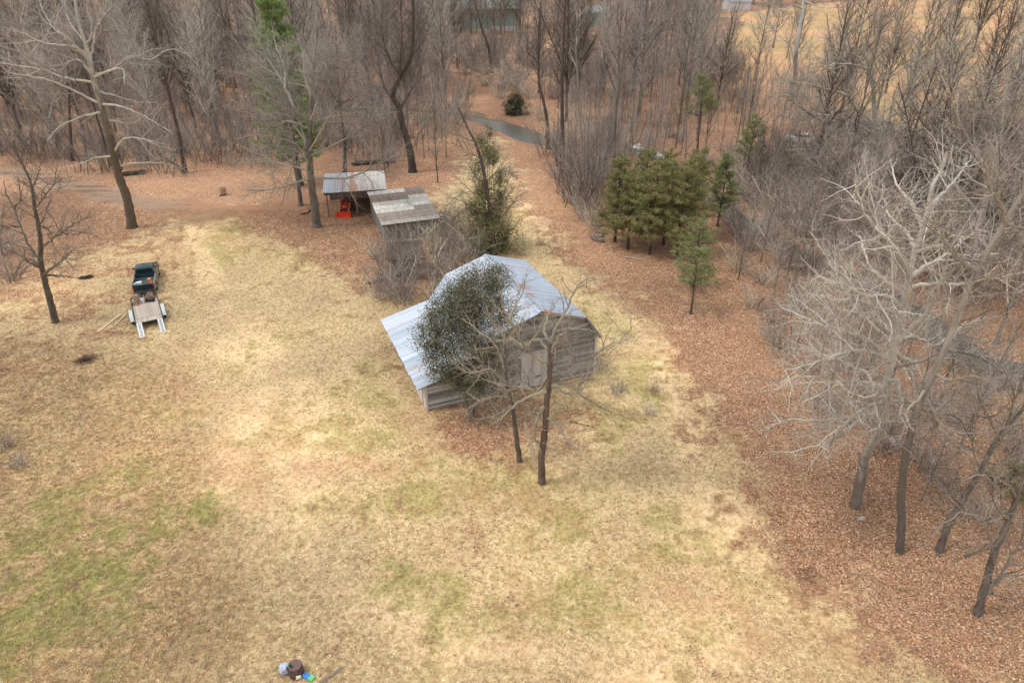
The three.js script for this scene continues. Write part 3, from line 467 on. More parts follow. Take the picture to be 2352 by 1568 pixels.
hero({ seed: 104, name: 'yard_tree', label: 'gnarled bare tree in front of the barn door with boards propped on it', base: [1246, 1110],
  trunk: [[1244, 1055], [1250, 1005], [1256, 927], [1262, 868], [1264, 809], [1262, 785]], r0: 0.215, r1: 0.12, dz: 2.2,
  limbs: [...cv([[[1060, 1000], [1010, 1080], [985, 1160], [1010, 1240], [1030, 1290]], [[1075, 780], [960, 700], [880, 580], [800, 440], [780, 330]], [[1075, 660], [1110, 560], [1180, 440], [1230, 330], [1290, 270], [1365, 270]], [[1075, 880], [1120, 920], [1210, 940], [1280, 860], [1350, 710], [1450, 650], [1530, 590], [1570, 540]], [[1070, 690], [1000, 620], [930, 660], [850, 620], [760, 640]], [[1078, 700], [1150, 590], [1250, 560], [1350, 580]], [[1075, 840], [1000, 920], [900, 900], [800, 960], [740, 1020]], [[1070, 930], [960, 960], [860, 1020], [780, 1100], [720, 1130]], [[1075, 660], [1050, 560], [1080, 460], [1130, 380]], [[1060, 1080], [1120, 1130], [1190, 1220], [1260, 1290]], [[1075, 800], [1180, 840], [1260, 790], [1420, 780]], [[1078, 880], [1180, 900], [1330, 830], [1450, 750]], [[1075, 720], [1100, 640], [1200, 700], [1290, 760]]], 0.3906, 842, 536).map((p, i) => ({ p, r: i === 0 ? 0.14 : 0.095, dz: i === 0 ? 0.3 : undefined }))],
  lv: heroLv(0.95), colors: { trunk: [0.14, 0.094, 0.074], branch: [0.30, 0.265, 0.20], twig: [0.38, 0.32, 0.245] } });
hero({ seed: 105, name: 'leaning_tree', label: 'slim crooked bare tree with low tangled branches, between the holly and the propped boards', base: [1196, 1059],
  trunk: [[1186, 1005], [1182, 966], [1176, 927], [1165, 880], [1160, 830], [1160, 775]], r0: 0.17, r1: 0.06, dz: 1.8,
  limbs: cv([[[850, 980], [800, 900], [740, 870], [660, 740], [560, 730]], [[860, 1000], [780, 1060], [660, 1090], [560, 1040]], [[815, 760], [815, 600], [870, 430], [900, 340], [945, 235]], [[850, 940], [900, 860], [960, 800], [990, 720]], [[820, 800], [760, 660], [640, 560], [560, 500]], [[830, 860], [720, 800], [600, 820], [500, 740]], [[870, 1100], [960, 1060], [1010, 1010]], [[850, 960], [740, 960], [640, 1000], [560, 1060]], [[815, 620], [740, 520], [700, 420]], [[815, 640], [880, 560], [920, 500]]], 0.3906, 842, 536).map((p) => ({ p, r: 0.06 })),
  lv: heroLv(1.3), colors: { trunk: [0.13, 0.105, 0.085], branch: [0.34, 0.29, 0.22], twig: [0.42, 0.35, 0.265] } });
const R1 = (l) => cv(l, 0.3906, 1684, 383), Z7 = (l) => cv(l, 0.3418, 1684, 0);
hero({ seed: 106, name: 'white_sycamore', label: 'large white sycamore with crooked bone pale limbs over the creek bank leaf litter', base: [1966, 1163],
  trunk: [[1980, 1093], [1992, 1039], [2026, 985], ...R1([[[900, 1350], [930, 1150], [965, 970], [1000, 830], [1030, 680], [1070, 500], [1120, 350], [1150, 240], [1170, 130], [1230, 10], [1260, -90]]])[0]], r0: 0.28, r1: 0.045, barkf: plane([0.2, 0.165, 0.135], [0.58, 0.54, 0.48], 1.0, 8), limbf: sycLimb([0.60, 0.56, 0.48]), dz: 4.5,
  limbs: R1([[[925, 1030], [800, 910], [720, 820], [640, 700], [590, 600], [520, 480], [450, 380]], [[930, 1150], [830, 1040], [700, 980], [540, 935], [340, 900]], [[895, 1310], [820, 1270], [790, 1220], [640, 1140], [560, 1080], [460, 990], [400, 890], [330, 700]], [[890, 1380], [800, 1410], [700, 1470], [600, 1550], [520, 1620]], [[880, 1480], [720, 1465], [520, 1490], [300, 1490], [140, 1560]], [[995, 860], [850, 830], [720, 785], [600, 780], [420, 740]], [[1015, 755], [900, 670], [810, 590], [770, 480], [740, 400]], [[1040, 640], [960, 490], [850, 370], [780, 280], [740, 170], [730, 60]], [[1040, 640], [1160, 570], [1260, 510], [1400, 400], [1480, 370]], [[1025, 710], [1150, 685], [1350, 690], [1500, 660], [1700, 620], [1800, 600]], [[965, 1010], [1070, 995], [1190, 1050], [1300, 980], [1380, 900]], [[910, 1260], [970, 1260], [970, 1320], [1000, 1380], [985, 1450], [1030, 1568], [1040, 1680]], [[950, 1080], [1040, 1150], [1060, 1250], [1110, 1330], [1180, 1420]], [[960, 1010], [1100, 900], [1190, 760], [1240, 640], [1260, 560]], [[1075, 480], [1010, 370], [930, 300], [880, 180]], [[1075, 500], [1190, 470], [1300, 410], [1420, 420]], [[1140, 270], [1250, 140], [1340, 30], [1400, -60]], [[890, 1400], [760, 1480], [620, 1570], [480, 1640], [300, 1680]], [[900, 1360], [1060, 1430], [1180, 1540], [1260, 1640]], [[930, 1160], [800, 1080], [640, 1090], [480, 1150], [300, 1200]], [[1120, 350], [1050, 220], [960, 90], [930, -40]], [[1000, 830], [910, 760], [800, 760], [640, 690], [480, 640]], [[960, 990], [860, 900], [780, 760], [720, 640], [560, 540]], [[890, 1330], [740, 1260], [600, 1270], [420, 1230], [200, 1290]]]).map((p) => ({ p, r: 0.11 })),
  lv: heroLv(1.0), colors: { ...PALE, branch: [0.64, 0.59, 0.51], twig: [0.56, 0.49, 0.42] } });
hero({ seed: 107, name: 'creekside_tree', label: 'dark trunked leaning tree with flaking white upper stem beside the creek pool', base: [2072, 1268],
  trunk: [[2071, 1209], [2073, 1100], [2105, 950], [2172, 800], [2235, 640], [2310, 510], [2350, 440], [2400, 330]], r0: 0.22, r1: 0.06, barkf: plane([0.14, 0.115, 0.095], [0.36, 0.32, 0.27], 6, 14), dz: 4,
  limbs: R1([[[1080, 1400], [1200, 1500], [1160, 1600], [1180, 1700]], [[1100, 1330], [1020, 1450], [1060, 1560]], [[1250, 1080], [1340, 960], [1460, 900], [1600, 880]], [[1400, 650], [1540, 640], [1700, 620]], [[1500, 500], [1440, 380], [1460, 260]], [[1600, 330], [1560, 200], [1500, 100], [1480, -40]], [[1600, 330], [1720, 380], [1820, 420]], [[1420, 620], [1300, 520], [1220, 380], [1180, 300]], [[1250, 1080], [1380, 1090], [1500, 1010]], [[1180, 1200], [1280, 1250], [1420, 1230], [1560, 1290]], [[1110, 1400], [1240, 1450], [1380, 1430], [1500, 1480]]]).map((p) => ({ p, r: 0.08 })),
  lv: heroLv(1.2), colors: { trunk: [0.08, 0.06, 0.05], branch: [0.34, 0.29, 0.24], twig: [0.36, 0.30, 0.25] } });
hero({ seed: 108, name: 'leaning_tree', label: 'slender dark tree leaning toward the creek from the leaf litter, single stem', base: [2160, 1267],
  trunk: [[2181, 1200], [2210, 1151], [2251, 1085], [2297, 1002], [2346, 944], [2400, 860]], r0: 0.2, r1: 0.06, dz: 2,
  limbs: [[[2251, 1085], [2230, 1000], [2250, 930], [2240, 860]], [[2297, 1002], [2260, 940], [2230, 900]], [[2251, 1085], [2310, 1060], [2370, 1050]], [[2320, 980], [2330, 900], [2300, 840]]].map((p) => ({ p, r: 0.05 })),
  lv: heroLv(1.2), colors: { trunk: [0.15, 0.122, 0.1], branch: [0.24, 0.2, 0.16], twig: [0.32, 0.27, 0.22] } });
hero({ seed: 109, name: 'twin_stem_tree', label: 'dark twin stemmed tree forking from one foot in the leaf litter', base: [2247, 1412],
  trunk: [[2263, 1350], [2284, 1271], [2317, 1200], [2346, 1113], [2385, 1000]], r0: 0.19, r1: 0.08, dz: 1.2,
  limbs: [[[2258, 1372], [2280, 1350], [2313, 1300], [2351, 1238], [2400, 1150]], [[2284, 1271], [2260, 1200], [2200, 1180], [2140, 1230]], [[2317, 1200], [2290, 1120], [2250, 1090], [2200, 1110]], [[2330, 1150], [2300, 1060], [2290, 980]], [[2300, 1230], [2240, 1260], [2180, 1280]]].map((p, i) => ({ p, r: i ? 0.045 : 0.15, dz: i ? undefined : 0.5 })),
  lv: heroLv(1), colors: { trunk: [0.15, 0.125, 0.105], branch: [0.26, 0.22, 0.18], twig: [0.34, 0.29, 0.24] } });
hero({ seed: 110, name: 'forked_sycamore', label: 'pale forked sycamore with wide arching limbs by the red cabin', base: [1998, 452],
  trunk: [[2002, 400], [2004, 342], [2009, 284], [2008, 225], [2000, 165], [1985, 110], [1975, 40]], r0: 0.42, r1: 0.08, barkf: plane([0.16, 0.13, 0.1], [0.52, 0.47, 0.38], 3, 8), limbf: sycLimb([0.5, 0.46, 0.37]), dz: 7,
  limbs: Z7([[[945, 840], [830, 730], [770, 640], [720, 550], [670, 470], [655, 380], [700, 320], [830, 310]], [[955, 800], [1000, 600], [1030, 470], [1060, 330], [1110, 150], [1170, 0]], [[770, 640], [640, 600], [500, 560], [320, 560], [180, 700]], [[940, 900], [700, 780], [520, 760], [380, 640], [260, 650]], [[930, 560], [860, 400], [760, 330], [640, 300]], [[950, 850], [1120, 740], [1240, 560], [1340, 460], [1480, 300]], [[940, 960], [700, 960], [520, 1000], [330, 1010]], [[950, 880], [1120, 830], [1300, 770], [1500, 640]], [[920, 1000], [800, 900], [640, 870], [480, 800], [320, 830]], [[900, 480], [760, 430], [640, 440], [500, 540]]]).map((p) => ({ p, r: 0.14 })),
  lv: heroLv(0.9), colors: { trunk: [0.3, 0.26, 0.2], branch: [0.42, 0.37, 0.29], twig: [0.40, 0.34, 0.27] } });
hero({ seed: 111, name: 'white_trunk_tree', label: 'slim sycamore with bright white upper trunk at the edge of the far field', base: [1812, 232],
  trunk: [[1824, 191], [1831, 103], [1846, 10], [1850, -60]], r0: 0.5, r1: 0.22, barkf: plane([0.2, 0.16, 0.13], [0.66, 0.65, 0.63], 7, 11), dz: 6,
  limbs: Z7([[[420, 460], [380, 300], [280, 220], [200, 40]], [[460, 60], [400, 30], [340, 70], [240, 20], [150, 10]], [[430, 420], [520, 560], [600, 640]], [[470, 10], [560, 40], [700, 50], [850, 10]], [[440, 380], [560, 280], [620, 200]]]).map((p) => ({ p, r: 0.16 })),
  lv: heroLv(0.5), colors: { trunk: [0.4, 0.38, 0.36], branch: [0.5, 0.46, 0.4], twig: [0.38, 0.33, 0.28] } });
hero({ seed: 112, name: 'vine_tree', label: 'dark shaggy forked tree wrapped in vines behind the rusty shed', base: [949, 395],
  trunk: [[940, 340], [926, 293], [914, 243], [902, 220], [917, 181], [943, 132], [949, 60], [948, 0]], r0: 0.55, r1: 0.14, dz: 4,
  limbs: cv([[[1280, 800], [1180, 680], [1140, 500], [1120, 370], [1100, 240]], [[1250, 740], [1300, 620], [1220, 450], [1160, 250], [1180, 20]], [[1300, 860], [1400, 700], [1460, 620], [1560, 560]], [[1300, 620], [1310, 400], [1330, 160]], [[1390, 450], [1480, 300], [1500, 120]]], 0.2929, 536, 0).map((p) => ({ p, r: 0.2 })),
  lv: heroLv(0.8), colors: { trunk: [0.075, 0.058, 0.046], branch: [0.12, 0.095, 0.078], twig: [0.2, 0.16, 0.135] } });
hero({ seed: 113, name: 'vine_snag', label: 'dead vine hung snag with bent crown twined through the browned cedar', base: [1136, 585],
  trunk: [[1128, 500], [1116, 420], [1104, 365], [1090, 325], [1070, 285], [1053, 246]], r0: 0.24, r1: 0.06, dz: 3,
  limbs: [[[1104, 365], [1070, 345], [1040, 330], [1000, 322]], [[1116, 420], [1150, 390], [1180, 400], [1205, 430]], [[1120, 460], [1080, 440], [1050, 450], [1020, 480]], [[1128, 510], [1160, 490], [1190, 450], [1215, 440]], [[1110, 390], [1130, 350], [1140, 310]], [[1090, 325], [1050, 310], [1010, 290], [985, 270]], [[1130, 530], [1090, 500], [1050, 510], [1000, 540]], [[1122, 470], [1150, 460], [1165, 420], [1170, 370]], [[1132, 540], [1170, 530], [1200, 500]], [[1120, 450], [1090, 400], [1070, 370]], [[1125, 490], [1070, 480], [1030, 520], [1010, 570]], [[1132, 550], [1090, 560], [1060, 590], [1030, 600]]].map((p) => ({ p, r: 0.06 })),
  lv: heroLv(1.3), colors: { trunk: [0.1, 0.08, 0.065], branch: [0.24, 0.2, 0.15], twig: [0.33, 0.275, 0.2] } });
hero({ seed: 114, name: 'sycamore_tree', label: 'pale leaning sycamore with flaked bark in the bottomland beyond the creek', base: [2215, 700],
  trunk: [[2232, 600], [2255, 500], [2280, 400], [2300, 300], [2310, 200]], r0: 0.36, r1: 0.08, barkf: plane([0.16, 0.13, 0.1], [0.5, 0.46, 0.38], 4, 9), limbf: sycLimb([0.5, 0.46, 0.37]), dz: 5,
  limbs: [[[2255, 500], [2200, 430], [2150, 380], [2090, 350]], [[2280, 400], [2230, 330], [2190, 240], [2170, 150]], [[2245, 540], [2300, 480], [2352, 440]], [[2300, 300], [2260, 230], [2250, 140]], [[2240, 570], [2170, 530], [2100, 520], [2040, 480]], [[2270, 440], [2320, 360], [2360, 300]], [[2232, 600], [2290, 560], [2360, 560]], [[2290, 350], [2340, 250], [2380, 180]]].map((p) => ({ p, r: 0.12 })),
  lv: heroLv(1.1), colors: { ...PALE, branch: [0.42, 0.37, 0.3], twig: [0.38, 0.32, 0.26] } });
hero({ seed: 115, name: 'bare_tree', label: 'pale many limbed tree between the thicket and the white sycamore', base: [1905, 640],
  trunk: [[1915, 560], [1928, 470], [1940, 390], [1950, 320]], r0: 0.24, r1: 0.06, dz: 4,
  limbs: [[[1915, 560], [1870, 500], [1840, 440], [1790, 400]], [[1928, 470], [1990, 420], [2040, 370], [2080, 300]], [[1920, 520], [1980, 500], [2050, 480]], [[1940, 390], [1900, 330], [1870, 270]], [[1918, 550], [1850, 550], [1790, 520], [1750, 480]], [[1935, 430], [1890, 390], [1830, 350]], [[1912, 590], [1970, 560], [2020, 560]]].map((p) => ({ p, r: 0.07 })),
  lv: heroLv(1.3), colors: { trunk: [0.2, 0.17, 0.14], branch: [0.34, 0.29, 0.24], twig: [0.36, 0.3, 0.255] } });
// straight wood-edge trees whose trunks the picture shows plainly
const edge = [
  [[1260, 342], [[1257, 284], [1250, 240], [1239, 191], [1236, 110], [1240, 20]], 0.42, BROWN, 'tall dark tree with a side stem at the ford on the creek'],
  [[1294, 396], [[1292, 308], [1291, 205], [1294, 103], [1298, 20], [1300, -40]], 0.42, BROWN, 'straight dark tree with pale side limbs above the lane edge'],
  [[1345, 390], [[1335, 297], [1327, 191], [1323, 85], [1332, 0]], 0.26, PALE, 'thin pale barked tree bowing slightly, next to the straight dark tree'],
  [[1414, 441], [[1409, 342], [1414, 256], [1424, 180], [1436, 90], [1440, 20]], 0.46, GREY, 'stout grey tree with a brush of fine upright twigs, left of the cedars'],
  [[791, 395], [[791, 322], [783, 258], [776, 180], [770, 60]], 0.36, BROWN, 'dark straight tree directly behind the tractor shed roof'],
  [[500, 308], [[490, 260], [475, 205], [468, 105], [455, 20]], 0.42, BROWN, 'dark leaning tree at the wood edge above the stump barrel'],
  [[424, 396], [[412, 320], [393, 239], [373, 154], [355, 40]], 0.4, BROWN, 'dark tree leaning over fallen limbs at the wood edge'],
  [[253, 380], [[240, 330], [222, 270], [200, 190], [180, 60]], 0.3, BROWN, 'thin dark tree close behind the tall sycamore trunk'],
  [[164, 369], [[160, 300], [157, 200], [150, 60]], 0.36, BROWN, 'dark upright tree at the wood edge beyond the gravel drive'],
  [[690, 472], [[684, 420], [668, 340], [660, 250], [656, 140]], 0.38, GREY, 'second grey trunk just behind the wide spreading tree'],
  [[1130, 160], [[1122, 110], [1105, 60], [1090, 0]], 0.5, BROWN, 'multi limbed dark tree on the orange leaf slope beyond the creek'],
];
edge.forEach(([b, tr, r, c, label], i) => hero({ seed: 200 + i, name: 'bare_tree', label, base: b, trunk: tr, r0: r * 0.78, r1: r * 0.16, dz: 3, limbs: [], colors: c,
  lv: [LV.limb(i === 3 ? 0.42 : 0.6, { t0: 0.1, lr: i === 3 ? 0.42 : 0.34, max: i === 3 ? 7 : 5, ang: i === 3 ? [0.25, 0.7] : [0.6, 1.2] }), LV.branch(0.5, { max: 2.8, rmin: 0.025 }), LV.twig(0.32, { rmin: 0.022, lo: 0.45 }), LV.tip(0.26, { rmin: 0.018, lo: 0.35 })] }));

// ------------------------------------------------------------------ evergreens
let CEDARB;
function clump(mb, rng, p, size, n, len, wid, pal, up = 0.3) {
  const col = rng.pick(pal);
  for (let k = 0; k < n; k++) {
    const d = V(rng.n(), rng.n() * 0.7 + up, rng.n()).normalize(), q = { x: p.x + rng.n() * size, y: p.y + rng.n() * size * 0.6, z: p.z + rng.n() * size };
    const u = V(rng.n(), rng.n() + 0.6, rng.n()).cross(d).normalize();
    mb.leaf(q, d, u, len * rng.r(0.7, 1.3), wid * rng.r(0.7, 1.3), jit(rng, col, 0.3));
  }
}
function pine(seed, { h, r, clear, wid, pal, dens = 1, len = 0.2, lw = 0.045, per = 15, top = 0.25, side, gap = 0, droop = 0, trunk = [0.09, 0.065, 0.05] }) {
  const rng = RNG(seed), T = newT(), pts = trunkLine(rng, h, [rng.n() * 0.02, rng.n() * 0.02], 0.01, 9), rad = taper(r, 0.025, 9, 1.4);
  T.trunk.tube(pts, rad, 7, bark(trunk));
  for (let y = h * clear; y < h - 0.2; y += 0.42 / dens) {
    const t = (y - h * clear) / (h * (1 - clear)), n = 3 + rng.i(3), [p] = along(pts, Math.min(0.99, y / h));
    if (rng() < gap) continue;
    for (let k = 0; k < n; k++) {
      const a = rng() * 6.28, L = wid * Math.pow(1 - t, 0.5) * rng.r(0.55, 1.15) * Math.min(1, top + t * 3 + rng() * 0.5) + 0.25;
      let d = V(Math.cos(a), rng.r(0.05, 0.5) - droop, Math.sin(a)).normalize(), c = p.clone().add(V(0, rng.n() * 0.2, 0)); const b = [c];
      for (let q = 0; q < 4; q++) { d.y += 0.07; d.x += rng.n() * 0.12; d.z += rng.n() * 0.12; d.normalize(); c = c.clone().addScaledVector(d, L / 4); b.push(c); }
      T.crown.tube(b, taper(0.018 + L * 0.008, 0.008, 4, 1), 3, jit(rng, trunk, 0.2));
      const m = Math.ceil(L * 3.4 * dens);
      for (let q = 0; q < m; q++) { const [e] = along(b, rng.r(0.3, 1)); e.x += rng.n() * 0.18 * L; e.z += rng.n() * 0.18 * L; clump(T.leaf, rng, e, 0.13, per, len, lw, pal); }
    }
  }
  return T;
}
const CEDAR_PAL = [[0.25, 0.245, 0.085], [0.21, 0.22, 0.075], [0.29, 0.26, 0.095], [0.29, 0.23, 0.11]];
const PINE_PAL = [[0.24, 0.265, 0.10], [0.20, 0.235, 0.095], [0.28, 0.295, 0.11], [0.22, 0.215, 0.10]];
const cedars = [
  [[1412, 556], 9.2, 2.3, 'dark olive cedar with bare lower trunk, first in the cedar clump by the stone pile'], [[1492, 584], 9.4, 2.9, 'broad olive cedar in the middle of the cedar clump'],
  [[1552, 592], 10.2, 2.8, 'tall olive cedar at the creek side of the cedar clump'], [[1470, 545], 9.5, 2.8, 'olive cedar standing behind the middle of the cedar clump'], [[1585, 545], 9.4, 2.7, 'dark cedar behind the clump beside the bright green pine'], [[1442, 572], 8.2, 2.6, 'low bushy cedar filling the gap between the first two cedars of the clump'], [[1524, 562], 9.8, 2.7, 'bushy cedar between the middle cedar and the tall creek side cedar']];
cedars.forEach(([b, h, w, label], i) => { const T = pine(300 + i, { h, r: 0.14, clear: 0.16, wid: w, pal: CEDAR_PAL, dens: 1.4, len: 0.3, lw: 0.036, per: 19, top: 1, trunk: [0.075, 0.055, 0.045] }); treeOut('cedar_tree', label, 'tree', G(...b), T, [M_TRUNK, M_CROWN, M_LEAFY]); if (!i) console.log('cedar', T.leaf.i.length / 3); });
const pines = [
  [[1587, 721], 6.0, 0.1, 0.3, 2.5, 'small pine with bare stem foot alone on leaf litter', { gap: 0.3, dens: 1.1 }], [[1590, 660], 6.6, 0.1, 0.1, 2.4, 'yellow green young pine right behind the small pine', { gap: 0.2 }], [[1648, 520], 8.2, 0.12, 0.2, 1.9, 'bright green pine beside the cedar clump', { dens: 1.3 }],
  [[1712, 410], 8.2, 0.12, 0.35, 2.3, 'bright green pine among grey brush near the creek', {}], [[1602, 345], 11, 0.15, 0.45, 3.3, 'green pine in the bare woods across the creek', {}], [[2130, 640], 8.5, 0.14, 0.2, 1.9, 'dark evergreen behind the white sycamore limbs', {}], [[20, 260], 13, 0.2, 0.3, 3.6, 'dark evergreen in the woods beyond the gravel drive', {}], [[2310, 1130], 2.0, 0.05, 0.0, 1.3, 'low olive evergreen bush near the twin stemmed tree', {}]];
pines.forEach(([b, h, r, clear, w, label, e], i) => treeOut('pine_tree', label, 'tree', G(...b), pine(320 + i, { h, r, clear, wid: w, pal: i > 4 ? CEDAR_PAL : PINE_PAL, per: 22, len: 0.32, lw: 0.036, top: 0.9, ...e }), [M_TRUNK, M_CROWN, M_LEAFY]));
treeOut('white_pine', 'tall thin white pine with sparse green tufts in the wood left of the spreading tree', 'tree', G(692, 425), pine(340, { h: 23, r: 0.28, clear: 0.12, wid: 4.6, pal: [[0.25, 0.34, 0.10], [0.20, 0.29, 0.10], [0.29, 0.37, 0.11]], dens: 1.0, per: 24, len: 0.45, lw: 0.08, gap: 0.2, top: 1, trunk: [0.085, 0.065, 0.055] }), [M_TRUNK, M_CROWN, M_LEAFY]);
{ const b = G(1122, 575), r = RNG(342), L = []; for (let k = 0; k < 15; k++) { const t = k / 14, w = 2.5 * Math.pow(1 - t, 0.6) + 0.35, a = k * 2.4; L.push([Math.cos(a) * w * 0.55 + r.n() * 0.3, 1.2 + t * 11.6, Math.sin(a) * w * 0.55, w * r.r(0.55, 0.8)]); } CEDARB = [b, L]; }
// a bush: foliage through a set of lumps
function lumpTree(seed, base, lumps, n, { len, wid, pal, stems = 7, out = 0.75, stemCol = [0.2, 0.16, 0.13] }) {
  const rng = RNG(seed), T = newT(), vol = lumps.map((l) => l[3] ** 2), tot = vol.reduce((a, b) => a + b, 0);
  for (let s = 0; s < stems; s++) { const l = lumps[s % lumps.length]; const b = [V(rng.n() * 0.25, -0.3, rng.n() * 0.25), V(l[0] * 0.4, l[1] * 0.45, l[2] * 0.4), V(l[0], l[1], l[2])]; (s < 1 ? T.trunk : T.crown).tube(new THREE.CatmullRomCurve3(b).getPoints(7), taper(s < 1 ? 0.2 : 0.06, 0.02, 7, 1), 5, jit(rng, stemCol, 0.2)); }
  lumps.forEach((l, i) => { const m = Math.round(n * vol[i] / tot); for (let k = 0; k < m; k++) { const d = V(rng.n(), rng.n(), rng.n()).normalize(), f = out + (1 - out) * rng() - (rng() < 0.25 ? rng() * 0.5 : 0), w = 1 + 0.5 * vn(d.x * 3.4 + i * 7, d.y * 3.4 + d.z * 5) + 0.2 * vn(d.x * 9, d.y * 9 + d.z * 7), p = V(l[0] + d.x * l[3] * f * w, l[1] + d.y * l[3] * f * w, l[2] + d.z * l[3] * f * w); if (p.y < 0.15 || vn(p.x * 1.3 + i, p.y * 1.3 + p.z * 0.9) < -0.34) continue; const dd = d.clone().addScaledVector(V(rng.n(), rng.n() - 0.2, rng.n()), 0.8).normalize(), u = V(rng.n() * 0.6, 1, rng.n() * 0.6).addScaledVector(d, 0.6); u.addScaledVector(dd, -u.dot(dd)).normalize(); T.leaf.leaf(p, dd, u, len * rng.r(0.7, 1.3), wid * rng.r(0.7, 1.3), jit(rng, rng.pick(pal), 0.3)); } });
  return T;
}
{
  const b = G(1085, 958), q = (x, y, r, dz) => { const p = P(x, y, b.z + dz).sub(b); return [p.x, p.y, p.z, r]; };
  const T = lumpTree(360, b, [q(1100, 668, 1.75, 0.1), q(1020, 735, 1.6, -0.1), q(1092, 765, 2.1, 0.4), q(1022, 828, 1.5, 0.3), q(1105, 850, 1.7, 0.5), q(1150, 715, 1.15, 0), q(1060, 690, 1.5, -0.4), q(985, 775, 1.05, 0), q(1060, 870, 1.2, 0.8), q(1140, 640, 0.9, -0.3)], 62000, { len: 0.11, wid: 0.065, out: 0.5, pal: [[0.075, 0.09, 0.035], [0.10, 0.11, 0.042], [0.06, 0.078, 0.03], [0.12, 0.12, 0.05], [0.19, 0.13, 0.085], [0.25, 0.185, 0.125]] });
  treeOut('holly_tree', 'glossy dark evergreen holly growing against the barn front and over its roof', 'tree', b, T, [M_TRUNK, M_CROWN, VC(0.58)]); console.log('holly', T.leaf.i.length / 3);
  treeOut('cedar_tree', 'tall ragged browned cedar overgrown with bare vines behind the barn roof', 'tree', CEDARB[0], lumpTree(343, CEDARB[0], CEDARB[1], 31000, { len: 0.28, wid: 0.055, out: 0.25, stems: 15, pal: [[0.20, 0.195, 0.07], [0.25, 0.205, 0.10], [0.28, 0.225, 0.12], [0.15, 0.165, 0.055], [0.17, 0.185, 0.06]] }), [M_TRUNK, M_CROWN, M_LEAFY]);
  const s = G(1183, 262), S = lumpTree(361, s, [[0, 1.6, 0, 1.7], [1.2, 1.3, 0.3, 1.3], [-1.1, 1.2, 0, 1.3], [0.2, 2.6, 0, 1.2]], 5000, { len: 0.28, wid: 0.14, pal: [[0.05, 0.06, 0.025], [0.07, 0.075, 0.03], [0.09, 0.08, 0.04]] });
  treeOut('round_shrub', 'round dark green shrub on the orange slope across the creek', 'shrub', s, S, [M_TRUNK, M_CROWN, M_LEAFY]);
}
// ------------------------------------------------------------------ the woods: each tree a thing
const sites = [];
const free = (x, z, d) => { for (const s of sites) if ((s[0] - x) ** 2 + (s[1] - z) ** 2 < d * d) return false; return true; };
function scatter(seed, poly, tries, gap, box, fn, most = 1e9) {
  const rng = RNG(seed); let n = 0;
  for (let k = 0; k < tries && n < most; k++) {
    const x = rng.r(box[0], box[1]), z = rng.r(box[2], box[3]), y = H(x, z), [px, py] = proj(x, y, z);
    if (!inPoly(poly, px, py) || !free(x, z, gap)) continue;
    if (segDist(CREEK, x, z)[0] < 1.9 || segDist(GRAVEL, x, z)[0] < 3.5) continue;
    sites.push([x, z]); fn(V(x, y, z), rng, n++);
  }
  return n;
}
for (const o of scene.children) if (o.isGroup && o.name !== 'ground') sites.push([o.position.x, o.position.z]);
let nw = 0;
const LOOK = ['straight grey', 'slim dark brown', 'tall forked grey', 'pale barked', 'forked dark brown', 'short grey'];
const woodTree = (label, group) => (p, rng) => { nw++; const k = rng.i(6); plantTree(WOODG[k], 'woodland_tree', LOOK[k] + ' ' + label, 'tree', LOOK[k] + ' trees of the ' + group, p, rng() * 6.28, rng.r(0.8, 1.15)); };
scatter(501, [[-250, 290], [0, 350], [130, 368], [240, 366], [330, 366], [450, 340], [560, 325], [690, 325], [760, 335], [880, 320], [960, 245], [1030, 215], [1060, 140], [1055, 112], [-300, 112]], 9000, 5.4, [-150, 10, -235, -98], woodTree('bare tree in the dense woods behind the gravel drive and sheds', 'woods behind the sheds'), 190);
scatter(502, [[1240, 260], [1330, 322], [1480, 318], [1560, 300], [1690, 235], [1650, 130], [1560, 100], [1240, 105], [1190, 138]], 2500, 6.5, [-10, 90, -240, -105], woodTree('bare tree in the open woods across the creek, left of the field', 'woods across the creek'), 48);
scatter(503, [[1690, 235], [1800, 330], [2100, 330], [2400, 380], [2500, 100], [1700, 110]], 900, 11, [40, 190, -240, -95], woodTree('tree thinly set along the far tan field', 'field edge'), 30);
scatter(504, [[1830, 430], [2352, 430], [2600, 560], [2600, 760], [2352, 760], [2260, 740], [2000, 560]], 2500, 4.6, [25, 110, -105, -40], woodTree('tree in the bottomland beyond the creek', 'bottomland beyond the creek'), 40);
scatter(505, [[1850, 570], [2050, 690], [2200, 780], [2352, 880], [2560, 760], [2400, 500], [2000, 470]], 1500, 4.2, [20, 75, -92, -32], (p, rng) => { nw++; plantTree(WOODG[3], 'pale_sycamore', 'slender pale sycamore in the tangle along the creek behind the large white sycamore', 'tree', 'pale sycamores along the creek', p, rng() * 6.28, rng.r(0.5, 0.8)); }, 24);
scatter(506, [[1050, 108], [1210, 108], [1210, 72], [1050, 72]], 1200, 5, [-25, 15, -300, -225], woodTree('bare tree standing before the far green metal building', 'screen before the metal building'), 16);
console.log('wood trees', nw);
let ny = 0;
const youngTree = (label, group, a = 0.7, b = 1.2) => (p, rng) => { ny++; plantTree(young[rng.i(3)], 'sapling', label, 'sapling', group, p, rng() * 6.28, rng.r(a, b)); };
scatter(511, [[-250, 290], [0, 350], [330, 372], [560, 335], [760, 345], [960, 255], [1055, 150], [1055, 120], [-300, 120]], 6000, 2.9, [-140, 5, -200, -98], youngTree('slim leafless sapling under the woods behind the sheds', 'saplings under the woods'), 150);
scatter(512, [[1240, 270], [1360, 420], [1420, 470], [1640, 420], [1700, 330], [1900, 420], [1990, 430], [1960, 260], [1690, 235], [1640, 180], [1240, 200]], 3000, 3.2, [0, 80, -180, -75], youngTree('slim leafless sapling between the creek and the field', 'saplings by the creek'), 90);
